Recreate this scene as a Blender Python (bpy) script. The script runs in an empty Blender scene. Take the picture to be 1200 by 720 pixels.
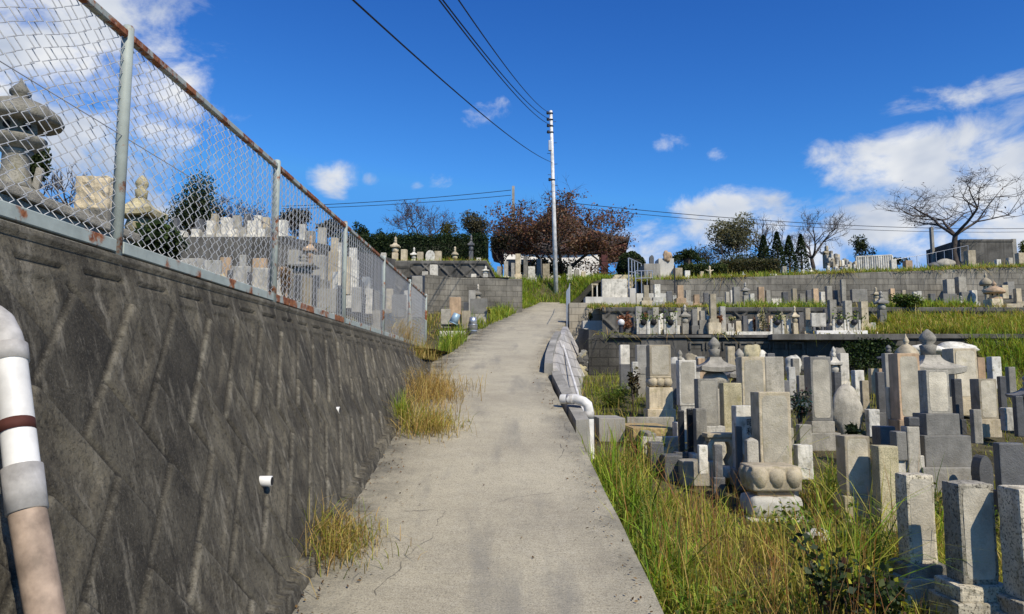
import bpy, bmesh, math, random
import numpy as np
from mathutils import Vector, Matrix, noise
random.seed(7); rng = np.random.default_rng(7)
sc = bpy.context.scene; col = sc.collection
R = math.radians
# ------------------------------------------------------------------ camera geometry
EYE = 1.65; TH = math.atan(90/870); CT, ST = math.cos(TH), math.sin(TH)
def P(px, py, Y):
    dv = (360-py)/870; dy = CT-ST*dv
    return Vector(((px-600)/870*Y/dy, Y, EYE+(ST+CT*dv)*Y/dy))
def mpp(py, Y): return Y/(870*(CT-ST*(360-py)/870))       # metres per photo pixel there
def solve(px, py, g):
    y = 1.2
    while y < 90:
        p = P(px, py, y)
        if p.z <= g(p.x, y): return y
        y += .01
    return 90
def lerp(a, b, t): return a+(b-a)*t
def sat(t): return max(0., min(1., t))
def interp(x, xs, ys): return float(np.interp(x, xs, ys))
# ------------------------------------------------------------------ ground heights
def path_z(y): return .158*y if y < 35 else 5.53+.11*(y-35)
def wall_base_x(y): return -1.0-.0264*y
_le = [(P(px, py, Y).x, Y) for px, py in ((506,434),(520,420),(545,401),(572,382),(597,371),(612,363),(628,357)) for Y in [solve(px, py, lambda x, y: .158*y)]]
_re = [(P(px, py, Y).x, Y) for px, py in ((778,720),(690,535),(655,470),(641,440),(642,425),(648,404),(656,390),(662,379),(668,372),(667,362),(664,356)) for Y in [solve(px, py, lambda x, y: .158*y)]]
LE_Y = [-6]+[11]+[a[1] for a in _le]+[40]; LE_X = [wall_base_x(-6), wall_base_x(11)]+[a[0] for a in _le]+[_le[-1][0]+.8]
RE_Y = [-6]+[a[1] for a in _re]+[40]; RE_X = [_re[0][0]+.25]+[a[0] for a in _re]+[_re[-1][0]+.6]
def path_l(y): return interp(y, LE_Y, LE_X)
def path_r(y): return interp(y, RE_Y, RE_X)
def n2(x, y, s=1.): return noise.noise(Vector((x*s, y*s, 3.7)))
def g1(x, y): return .12*y-.25+.05*n2(x, y, .5)            # lower graveyard
Y1, Y2, Y3 = 17.6, 20.2, 25.1                              # fronts of the three terrace walls
def zz(py, Y): return P(800, py, Y).z
Z2a, Z3a, Z3b, Z4a = zz(391.5, Y1), zz(362, Y2), zz(355, Y3), zz(329.5, Y3)
def g2(x, y): return Z2a+.03*(y-Y1)
def tilt(x): return .036*(x-5) if x > 5 else 0
def g3(x, y): return lerp(Z3a, Z3b, (y-Y2)/(Y3-Y2))
def g4(x, y): return min(Z4a+(8.0-Z4a)*(y-Y3)/(45-Y3), 8.0+.02*(y-45))+tilt(x)
def top_l(y): return 2.11+.013*y
def gl(x, y):                                               # behind the fence
    a = max(top_l(y)-.05, path_z(y)-.04)
    return a+.05*max(0, y)*sat((-x-2.1)/2.5)+.02*n2(x, y, 1.3)
ZL2 = P(300, 279, 17).z
def gl2(x, y): return ZL2+.125*(y-17)
ZBW = P(550, 325, 26.6).z
def gl3(x, y): return ZBW+.1*(y-26.6)
ZH = P(530, 309, 29.2).z
def gtop(x, y):                                             # above the diamond wall, up to the house
    zr = min(5.6+.13*(y-28.5), 8.0+.02*(y-47)); z = lerp(min(ZH+.1*(y-29), 8.0), zr, sat((x+1.)/.45)) if x < .5 else lerp(zr, g4(5, y), sat((x-.5)/3.5))
    d = max(path_l(min(y, 38))-x, x-path_r(min(y, 38)), 0)
    w = sat(d/1.4+max(0, y-34.2)/1.7)
    return lerp(path_z(y)-.03, z, w*w*(3-2*w))
# ------------------------------------------------------------------ materials
class NT:
    def __init__(s, name):
        s.m = bpy.data.materials.new(name); s.m.use_nodes = True; s.t = s.m.node_tree; s.n = s.t.nodes; s.l = s.t.links
        s.b = s.n['Principled BSDF']; s.b.inputs['Specular IOR Level'].default_value = .25
    def new(s, t, **k):
        n = s.n.new(t)
        for a, v in k.items(): setattr(n, a, v)
        return n
    def set(s, sock, v):
        if hasattr(v, 'is_output') or isinstance(v, bpy.types.NodeSocket): s.l.new(v, sock)
        else: sock.default_value = v
    def coord(s, scale=(1,1,1), rnd=True, geo=False):
        tc = s.new('ShaderNodeTexCoord'); mp = s.new('ShaderNodeMapping'); mp.inputs['Scale'].default_value = scale
        s.l.new(tc.outputs['Object'], mp.inputs['Vector'])
        if not rnd: return mp.outputs[0]
        oi = s.new('ShaderNodeObjectInfo'); m = s.math('MULTIPLY', oi.outputs['Random'], 53.)
        a = s.new('ShaderNodeVectorMath', operation='ADD'); s.l.new(mp.outputs[0], a.inputs[0]); s.l.new(m, a.inputs[1]); return a.outputs[0]
    def math(s, op, a, b=0., clamp=False):
        n = s.new('ShaderNodeMath', operation=op); n.use_clamp = clamp; s.set(n.inputs[0], a); s.set(n.inputs[1], b); return n.outputs[0]
    def noise(s, vec, scale, detail=4, rough=.55, dist=0):
        n = s.new('ShaderNodeTexNoise'); s.l.new(vec, n.inputs['Vector']); n.inputs['Scale'].default_value = scale
        n.inputs['Detail'].default_value = detail; n.inputs['Roughness'].default_value = rough; n.inputs['Distortion'].default_value = dist; return n.outputs['Fac']
    def mr(s, v, a, b, c=0., d=1.):
        n = s.new('ShaderNodeMapRange'); s.l.new(v, n.inputs[0])
        for i, x in zip((1,2,3,4), (a,b,c,d)): n.inputs[i].default_value = x
        return n.outputs[0]
    def mix(s, f, a, b, mode='MIX'):
        n = s.new('ShaderNodeMix', data_type='RGBA', blend_type=mode); s.set(n.inputs[0], f)
        for k, v in ((6, a), (7, b)):
            if isinstance(v, tuple): n.inputs[k].default_value = (*v[:3], 1)
            else: s.l.new(v, n.inputs[k])
        return n.outputs[2]
    def bump(s, h, st, dist=.01):
        n = s.new('ShaderNodeBump'); n.inputs['Strength'].default_value = st; n.inputs['Distance'].default_value = dist
        s.l.new(h, n.inputs['Height']); s.l.new(n.outputs[0], s.b.inputs['Normal'])
    def done(s, c, rough=.85):
        s.set(s.b.inputs['Base Color'], (*c, 1) if isinstance(c, tuple) else c); s.b.inputs['Roughness'].default_value = rough; return s.m
def stone_mat(name, c, dark=.45, speck=.5, scale=160, lichen=.25, rough=.75, warm=0., dirt=.62):
    """granite or weathered stone: mineral speckle, blotches, lichen, darker streaks down the sides"""
    t = NT(name); v = t.coord()
    blot = t.noise(v, 6, 6); fine = t.noise(v, scale, 2, .7); big = t.noise(v, 1.7, 3)
    cd = tuple(x*dark for x in c); cl = tuple(min(.85, x*1.22) for x in c)
    o = t.mix(t.mr(blot, .35, .68), tuple(x*.78 for x in c), cl)
    o = t.mix(t.mr(fine, .52, .64, 0, speck), o, cd); mid = t.noise(v, 48, 3, .7); o = t.mix(t.mr(mid, .54, .68, 0, speck*.75), o, tuple(x*.55 for x in c)); o = t.mix(t.mr(mid, .3, .42, speck*.5, 0), o, cl)
    lic = t.noise(v, 11, 6, .65); o = t.mix(t.mr(lic, .53, .66, 0, lichen*1.6), o, (.1+.12*warm, .1+.09*warm, .075))
    vs = t.coord((9, 9, .9)); st = t.noise(vs, 1.6, 5, .6); o = t.mix(t.mr(st, .5, .75, 0, dirt), o, tuple(x*.42 for x in c))
    oi = t.new('ShaderNodeObjectInfo'); o = t.mix(1., o, t.mix(t.mr(oi.outputs['Random'], 0, 1), (.62,.62,.61), (1.3,1.27,1.2)), 'MULTIPLY')
    t.bump(t.math('ADD', t.noise(v, 60, 5, .7), t.math('MULTIPLY', blot, 1.5)), .55, .012)
    return t.done(o, rough)
M = {}
M['granite'] = stone_mat('grey_granite', (.385,.36,.305), speck=.7)
M['granite_pale'] = stone_mat('pale_granite', (.6,.57,.5), speck=.5, lichen=.3)
M['granite_dark'] = stone_mat('dark_granite', (.13,.13,.132), speck=.4, lichen=.1, rough=.4, dirt=.2)
M['granite_blue'] = stone_mat('blue_grey_granite', (.28,.268,.24), speck=.5, lichen=.12, rough=.5, dirt=.25)
M['stone_beige'] = stone_mat('beige_stone', (.50,.43,.31), speck=.35, lichen=.3, warm=1)
M['stone_yellow'] = stone_mat('yellow_speckled_stone', (.44,.39,.25), dark=.3, speck=.7, scale=110, lichen=.35, warm=1)
M['stone_rose'] = stone_mat('rose_stone', (.52,.37,.24), speck=.3, lichen=.2, warm=1)
M['stone_speck'] = stone_mat('coarse_speckled_granite', (.56,.51,.4), dark=.16, speck=.95, scale=62, lichen=.4, warm=.5)
M['stone_white'] = stone_mat('white_stone', (.62,.60,.54), dark=.6, speck=.3, lichen=.4, warm=.5)
M['lantern_stone'] = stone_mat('dark_weathered_lantern_stone', (.25,.24,.205), dark=.35, speck=.7, scale=90, lichen=.55, warm=.4, dirt=.8)
M['black_stone'] = stone_mat('black_polished_granite', (.022,.024,.028), dark=.6, speck=.3, lichen=.05, rough=.25, dirt=.1)
M['face_beige'] = stone_mat('smoothed_beige_stone', (.5,.455,.36), dark=.6, speck=.3, lichen=.2, warm=1, dirt=.15)
M['face_grey'] = stone_mat('smoothed_grey_stone', (.5,.46,.375), dark=.6, speck=.35, lichen=.12, dirt=.15)
def conc_mat(name, c, stain=.7, scale=1.4, rough=.9, streak=.55, bump=.4, moss=0., pat=None):
    t = NT(name); v = t.coord(rnd=False)
    a = t.noise(v, scale, 7, .62); o = t.mix(t.mr(a, .36, .66), tuple(x*(1-stain) for x in c), tuple(x*1.1 for x in c))
    vs = t.coord((5, 5, .35), rnd=False); s_ = t.noise(vs, 1.5, 6, .65); o = t.mix(t.mr(s_, .45, .7, 0, streak), o, tuple(x*.33 for x in c))
    f = t.noise(v, 90, 3, .7); o = t.mix(t.mr(f, .55, .75, 0, .5), o, tuple(min(.7, x*1.6) for x in c))
    if moss: o = t.mix(t.mr(t.noise(v, 7, 5, .6), .58, .7, 0, moss), o, (.06,.065,.03))
    h = t.math('ADD', t.noise(v, 45, 6, .7), a)
    if pat:                                                  # block courses
        br = t.new('ShaderNodeTexBrick'); cx = t.new('ShaderNodeSeparateXYZ'); cb = t.new('ShaderNodeCombineXYZ')
        t.l.new(v, cx.inputs[0]); t.l.new(cx.outputs[0], cb.inputs[0]); t.l.new(cx.outputs[2], cb.inputs[1]); t.l.new(cb.outputs[0], br.inputs['Vector'])
        br.inputs['Scale'].default_value = 1; br.inputs['Brick Width'].default_value = pat[0]; br.inputs['Row Height'].default_value = pat[1]
        br.inputs['Mortar Size'].default_value = pat[2]; br.inputs['Color1'].default_value = (.8,.8,.8,1); br.inputs['Color2'].default_value = (1.1,1.08,1.05,1); br.inputs['Mortar'].default_value = (.6,.59,.58,1)
        o = t.mix(1., o, br.outputs['Color'], 'MULTIPLY'); h = t.math('SUBTRACT', h, t.math('MULTIPLY', br.outputs['Fac'], 2.))
    t.bump(h, bump, .012); return t.done(o, rough)
M['wall_plain'] = conc_mat('stained_retaining_concrete', (.12,.108,.088), stain=.68, scale=3.2, streak=.8, bump=.6, moss=.25)
def wall_mat():
    t = NT('stained_block_concrete'); v = t.coord(rnd=False); at = t.new('ShaderNodeAttribute', attribute_name='lit_edge_tone_joint'); sp = t.new('ShaderNodeSeparateColor'); t.l.new(at.outputs['Color'], sp.inputs[0])
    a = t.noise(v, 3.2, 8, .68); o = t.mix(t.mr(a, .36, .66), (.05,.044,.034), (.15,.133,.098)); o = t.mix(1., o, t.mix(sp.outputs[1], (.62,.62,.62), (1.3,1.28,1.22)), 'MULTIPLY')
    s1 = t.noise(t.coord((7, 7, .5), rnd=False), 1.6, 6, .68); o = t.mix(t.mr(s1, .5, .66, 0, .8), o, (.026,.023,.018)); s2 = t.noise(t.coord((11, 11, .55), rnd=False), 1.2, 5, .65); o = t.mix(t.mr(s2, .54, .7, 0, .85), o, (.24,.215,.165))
    e = t.math('MULTIPLY', sp.outputs[0], t.mr(t.noise(v, 14, 5, .7), .38, .64)); o = t.mix(t.math('MULTIPLY', e, .7), o, (.24,.22,.17))  # upper block edges painted paler as if sunlit, broken up by noise
    o = t.mix(t.mr(sp.outputs[2], .3, 1, 0, .9), o, (.011,.010,.009)); f = t.noise(v, 120, 4, .8); o = t.mix(t.mr(f, .53, .68, 0, .6), o, (.17,.155,.125)); o = t.mix(t.mr(t.noise(v, 55, 4, .75), .5, .66, 0, .65), o, (.016,.015,.012))
    t.bump(t.math('ADD', t.noise(v, 50, 6, .75), t.math('MULTIPLY', a, 1.5)), .8, .012); return t.done(o, .93)
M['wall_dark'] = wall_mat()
M['conc'] = conc_mat('weathered_concrete', (.38,.36,.31), stain=.45)
M['conc_light'] = conc_mat('light_concrete', (.6,.57,.5), stain=.25, streak=.25)
M['conc_dark'] = conc_mat('dark_stained_concrete', (.15,.142,.125), stain=.6, streak=.8, moss=.2)
M['block'] = conc_mat('block_wall', (.29,.27,.225), stain=.68, scale=.75, streak=.8, pat=(.4,.2,.012))
M['block_dark'] = conc_mat('dark_block_wall', (.13,.122,.105), stain=.7, scale=.9, streak=.85, moss=.25, pat=(.4,.2,.014))
M['block_light'] = conc_mat('light_block_wall', (.5,.48,.45), stain=.35, scale=1.2, streak=.4, pat=(.4,.2,.012))
M['block_beige'] = conc_mat('beige_block_wall', (.46,.41,.32), stain=.3, streak=.3, pat=(.4,.2,.01))
M['white_wall'] = conc_mat('white_rendered_wall', (.82,.78,.7), stain=.12, streak=.12, bump=.1)
def path_mat():
    t = NT('rough_concrete'); v = t.coord(rnd=False)
    a = t.noise(v, .8, 8, .66); b = t.noise(v, 2.6, 7, .7); c = t.noise(v, 9, 6, .7)
    o = t.mix(t.mr(a, .36, .62), (.34,.3,.215), (.5,.445,.315)); o = t.mix(t.mr(b, .52, .7, 0, .45), o, (.235,.215,.17)); o = t.mix(t.mr(c, .52, .7, 0, .35), o, (.52,.475,.37))
    br = t.noise(t.coord((7, 95, 1), rnd=False), 1., 5, .75); o = t.mix(t.mr(br, .45, .66, 0, .32), o, (.5,.46,.36)); o = t.mix(t.mr(br, .33, .47, .28, 0), o, (.16,.148,.12))
    f = t.noise(v, 95, 5, .85); o = t.mix(t.mr(f, .49, .62, 0, .85), o, (.12,.106,.08)); f2 = t.noise(v, 160, 3, .8); o = t.mix(t.mr(f2, .53, .66, 0, .8), o, (.66,.6,.46))
    st = t.noise(t.coord((2.2, .3, 1), rnd=False), 1.4, 6, .65); o = t.mix(t.mr(st, .53, .68, 0, .5), o, (.185,.178,.155)); at = t.new('ShaderNodeAttribute', attribute_name='grime'); g_ = t.math('MULTIPLY', at.outputs['Fac'], t.mr(b, .3, .6)); o = t.mix(g_, o, (.1,.094,.075))
    vo = t.new('ShaderNodeTexVoronoi', feature='DISTANCE_TO_EDGE'); vo.inputs['Scale'].default_value = .33; wv = t.new('ShaderNodeVectorMath', operation='ADD'); nz_ = t.new('ShaderNodeTexNoise'); nz_.inputs['Scale'].default_value = 3.; t.l.new(v, nz_.inputs['Vector']); sc_ = t.new('ShaderNodeVectorMath', operation='SCALE'); sc_.inputs['Scale'].default_value = .22; t.l.new(nz_.outputs['Color'], sc_.inputs[0]); t.l.new(v, wv.inputs[0]); t.l.new(sc_.outputs[0], wv.inputs[1]); t.l.new(wv.outputs[0], vo.inputs['Vector'])
    ck = t.math('MULTIPLY', t.mr(vo.outputs['Distance'], .0005, .0016, 1, 0), t.mr(b, .46, .54)); o = t.mix(t.math('MULTIPLY', ck, .75), o, (.06,.055,.045))
    t.bump(t.math('ADD', t.math('MULTIPLY', br, .9), f), .7, .006); return t.done(o, .93)
M['path'] = path_mat()
def soil_mat():
    t = NT('soil_and_litter'); v = t.coord(rnd=False)
    o = t.mix(t.mr(t.noise(v, 3, 6), .35, .65), (.05,.042,.022), (.13,.11,.06)); o = t.mix(t.mr(t.noise(v, 25, 5, .7), .5, .7, 0, .7), o, (.08,.085,.025))
    t.bump(t.noise(v, 30, 6, .7), .8, .04); return t.done(o, .95)
M['soil'] = soil_mat()
def plain(name, c, rough=.6, metal=0., var=.25, scale=12, bump=.1, rust=0.):
    t = NT(name); v = t.coord(); a = t.noise(v, scale, 5, .6)
    o = t.mix(t.mr(a, .35, .65), tuple(x*(1-var) for x in c), tuple(min(.9, x*(1+var*.5)) for x in c))
    if rust:
        r = t.noise(t.coord((1,1,1)), 5.5, 6, .65); f = t.mr(r, .62-rust*.2, .68-rust*.2)
        o = t.mix(f, o, t.mix(t.mr(t.noise(v, 40, 3), .4, .6), (.16,.05,.02), (.33,.13,.05)))
    t.bump(t.noise(v, scale*6, 3), bump, .003); t.b.inputs['Metallic'].default_value = metal; return t.done(o, rough)
M['fence_paint'] = plain('pale_green_paint_rusting', (.36,.40,.36), .55, 0, .15, rust=.38)
M['fence_rust'] = plain('rusted_rail_paint', (.36,.38,.34), .65, 0, .15, rust=.72)
M['wire'] = plain('galvanised_wire', (.48,.48,.48), .45, .3, .1)
M['pvc'] = plain('white_pvc', (.72,.7,.65), .45, 0, .22, 7, .05)
M['pvc_brown'] = plain('dirty_brown_pvc', (.36,.27,.2), .65, 0, .4, 14, .1)
M['pvc_grey'] = plain('grey_pvc_joint', (.44,.42,.39), .55, 0, .35, 12, .05)
M['strap'] = plain('rusted_strap', (.085,.028,.02), .8, 0, .3)
M['hole'] = plain('dark_pipe_mouth', (.02,.02,.02), .9)
M['pole'] = plain('utility_pole_concrete', (.68,.67,.65), .8, 0, .35, 5, .2)
M['steel'] = plain('galvanised_steel', (.5,.51,.52), .4, .6, .12)
M['dark_metal'] = plain('dark_metal', (.04,.04,.045), .5, .3, .2)
M['cable'] = plain('black_cable', (.012,.012,.016), .6)
M['bark'] = plain('tree_bark', (.085,.068,.055), .9, 0, .4, 8, .6)
M['bark_pale'] = plain('pale_bark', (.16,.13,.11), .9, 0, .4, 8, .6)
M['maroon'] = plain('maroon_timber', (.09,.028,.025), .6, 0, .3)
M['tile'] = plain('brown_roof_tile', (.095,.075,.065), .6, 0, .35, 3, .4)
M['dark_glass'] = plain('dark_window_glass', (.02,.03,.045), .12, 0, .2)
M['bucket_blue'] = plain('blue_grey_bucket', (.3,.42,.5), .4, .2, .15)
M['bucket_steel'] = plain('dull_steel_bucket', (.48,.5,.52), .35, .7, .15)
M['plastic_black'] = plain('black_plastic', (.015,.015,.018), .45)
M['straw'] = plain('straw_bed', (.42,.31,.15), .95, 0, .4, 25, .8)
M['ink'] = plain('carved_characters', (.09,.085,.075), .9)
def leaf_mat(name, trans=.35, rough=.55):
    t = NT(name); at = t.new('ShaderNodeAttribute', attribute_name='tint')
    t.l.new(at.outputs['Color'], t.b.inputs['Base Color']); t.b.inputs['Roughness'].default_value = rough
    tr = t.new('ShaderNodeBsdfTranslucent'); hs = t.mix(1., at.outputs['Color'], (1.25,1.15,.6), 'MULTIPLY'); t.l.new(hs, tr.inputs['Color'])
    ms = t.new('ShaderNodeMixShader'); ms.inputs[0].default_value = trans; t.l.new(t.b.outputs[0], ms.inputs[1]); t.l.new(tr.outputs[0], ms.inputs[2])
    t.l.new(ms.outputs[0], t.n['Material Output'].inputs['Surface']); return t.m
M['leaf'] = leaf_mat('leaf'); M['blade'] = leaf_mat('grass_blade', .4, .6)
# ------------------------------------------------------------------ object helpers
def link(name, me, mat=None, parent=None, loc=None, smooth=False):
    o = bpy.data.objects.new(name, me); col.objects.link(o)
    if mat is not None: me.materials.append(M[mat] if isinstance(mat, str) else mat)
    if parent is not None: o.parent = parent
    if loc is not None: o.location = loc
    if smooth: me.polygons.foreach_set('use_smooth', [True]*len(me.polygons))
    return o
def tag(o, label, cat, group=None, kind='thing'):
    o['label'] = label; o['category'] = cat; o['kind'] = kind
    if group: o['group'] = group
    return o
def thing(name, label, cat, loc=(0,0,0), rz=0, group=None, rx=0, ry=0):
    o = bpy.data.objects.new(name, None); col.objects.link(o); o.location = loc; o.rotation_euler = (rx, ry, rz); o.empty_display_size = .1
    return tag(o, label, cat, group)
def setting(o, kind='structure'): o['kind'] = kind; return o
def bm_obj(name, bm, mat, parent=None, smooth=False, loc=None):
    me = bpy.data.meshes.new(name); bm.to_mesh(me); bm.free(); return link(name, me, mat, parent, loc, smooth)
def box(bm, c, s, b=.008, taper=(1,1), top=None, rough=0, rz=0):
    """chamfered box, c = centre of its bottom; top 'point' / 'round' shapes the upper edge"""
    t = bmesh.new(); bmesh.ops.create_cube(t, size=1)
    for v in t.verts: v.co = Vector((v.co.x*s[0]*(taper[0] if v.co.z > 0 else 1), v.co.y*s[1]*(taper[1] if v.co.z > 0 else 1), (v.co.z+.5)*s[2]))
    if top == 'point':
        f = [f for f in t.faces if f.normal.z > .9]; r = bmesh.ops.poke(t, faces=f)
        for v in r['verts']: v.co.z += s[0]*.28
    if b: bmesh.ops.bevel(t, geom=t.edges[:], offset=min(b, min(s)*.3), segments=2, profile=.6, affect='EDGES')
    if rough:
        mx = max(s); bmesh.ops.subdivide_edges(t, edges=[e for e in t.edges if e.calc_length() > mx*.2], cuts=5, use_grid_fill=True)
        o = Vector((random.random()*50, random.random()*50, 0)); t.normal_update()
        for v in t.verts: v.co += v.normal*noise.noise((v.co+o)*(9/max(.3, mx)))*rough
    m = Matrix.Translation(c) @ Matrix.Rotation(rz, 4, 'Z'); bmesh.ops.transform(t, matrix=m, verts=t.verts)
    me = bpy.data.meshes.new('tmp'); t.to_mesh(me); t.free(); bm.from_mesh(me); bpy.data.meshes.remove(me); return bm
def lathe(bm, prof, seg=20, c=(0,0,0), sy=1.):
    rings = []
    for r, z in prof: rings.append([bm.verts.new((c[0]+r*math.cos(2*math.pi*k/seg), c[1]+sy*r*math.sin(2*math.pi*k/seg), c[2]+z)) for k in range(seg)])
    for a, b in zip(rings, rings[1:]):
        for k in range(seg): bm.faces.new((a[k], a[(k+1)%seg], b[(k+1)%seg], b[k]))
    bm.faces.new(rings[0][::-1]); bm.faces.new(rings[-1]); return bm
def roof(bm, ax, ay, bx, by, h, lift, th=.03, z=0, n=7, sides=4, conc=1.9):
    """four-sided roof with hollow slopes and turned-up corners"""
    per = 8
    def ring(hx, hy, zz_, lf):
        out = []
        cs = [(-1,-1),(1,-1),(1,1),(-1,1)]
        for i in range(4):
            p, q = cs[i], cs[(i+1)%4]
            for k in range(per):
                t = k/per; cz = lf*abs(2*t-1)**2.5
                out.append(bm.verts.new((lerp(p[0], q[0], t)*hx, lerp(p[1], q[1], t)*hy, zz_+cz)))
        return out
    rs = [ring(bx, by, z, 0), ring(ax*.97, ay*.97, z, lift), ring(ax, ay, z+th, lift)]
    for i in range(1, n+1):
        t = i/n; s = (1-t)**conc
        rs.append(ring(bx+(ax-bx)*s, by+(ay-by)*s, z+th+(h-th)*t, lift*(1-t)**3))
    for a, b in zip(rs, rs[1:]):
        for k in range(4*per): bm.faces.new((a[k], a[(k+1)%(4*per)], b[(k+1)%(4*per)], b[k]))
    bm.faces.new(rs[0][::-1]); bm.faces.new(rs[-1]); return bm
def np_mesh(name, V, loops, totals, tint=None):
    me = bpy.data.meshes.new(name); V = np.asarray(V, np.float32); loops = np.asarray(loops, np.int32).ravel(); totals = np.asarray(totals, np.int32)
    me.vertices.add(len(V)); me.vertices.foreach_set('co', V.ravel()); me.loops.add(len(loops)); me.loops.foreach_set('vertex_index', loops)
    me.polygons.add(len(totals)); me.polygons.foreach_set('loop_start', np.concatenate(([0], np.cumsum(totals)[:-1])).astype(np.int32)); me.polygons.foreach_set('loop_total', totals)
    me.update(calc_edges=True); me.validate()
    if tint is not None:
        a = me.attributes.new('tint', 'FLOAT_COLOR', 'POINT'); c = np.ones((len(V), 4), np.float32); c[:, :3] = tint; a.data.foreach_set('color', c.ravel())
    return me
def grid_mesh(name, pts):
    """pts: (n, m, 3)"""
    n, m = pts.shape[:2]; i = np.arange((n-1)*(m-1)); a = (i//(m-1))*m+i%(m-1)
    return np_mesh(name, pts.reshape(-1, 3), np.stack((a, a+1, a+m+1, a+m), 1), np.full(len(a), 4))
def tube_data(pl, radii, sides=6):
    """one polyline with a radius per point -> verts, quads"""
    V = []; F = []; pl = [Vector(p) for p in pl]; n = len(pl)
    d0 = (pl[1]-pl[0]).normalized(); up = Vector((0,0,1)) if abs(d0.z) < .9 else Vector((1,0,0)); u = d0.cross(up).normalized()
    for i, p in enumerate(pl):
        d = (pl[min(n-1, i+1)]-pl[max(0, i-1)]).normalized(); u = (u-d*u.dot(d)).normalized(); w = d.cross(u)
        r = radii[i] if hasattr(radii, '__len__') else radii
        for k in range(sides):
            a = 2*math.pi*k/sides; V.append(p+(u*math.cos(a)+w*math.sin(a))*r)
    for i in range(n-1):
        for k in range(sides): F.append((i*sides+k, i*sides+(k+1)%sides, (i+1)*sides+(k+1)%sides, (i+1)*sides+k))
    return V, F
def tubes_obj(name, lines, mat, parent=None, sides=6, smooth=True, caps=False):
    V = []; F = []
    for pl, r in lines:
        v, f = tube_data(pl, r, sides); o = len(V); V += v; F += [tuple(x+o for x in q) for q in f]
        if caps: F += [tuple(o+k for k in range(sides))[::-1], tuple(o+len(v)-sides+k for k in range(sides))]
    me = bpy.data.meshes.new(name); me.from_pydata([tuple(v) for v in V], [], F); return link(name, me, mat, parent, None, smooth)
def box_px(bm, x0, y0, x1, y1, Y, d, b=.01, extra=0, rough=0, off=(0,0,0)):
    """box whose front covers that part of the photo at distance Y, extended down by extra"""
    ym = (y0+y1)/2; a = P(x0, ym, Y).x; c = P(x1, ym, Y).x; z1 = P((x0+x1)/2, y0, Y).z; z0 = P((x0+x1)/2, y1, Y).z-extra
    return box(bm, Vector(((a+c)/2, Y+d/2, z0))-Vector(off), (c-a, d, z1-z0), b, rough=rough)
def sheet(name, xs, ys, zf, mat):
    pts = np.array([[(x, y, zf(x, y)) for x in (xs(y) if callable(xs) else xs)] for y in ys]); return setting(link(name, grid_mesh(name, pts), mat, smooth=True))
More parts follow.
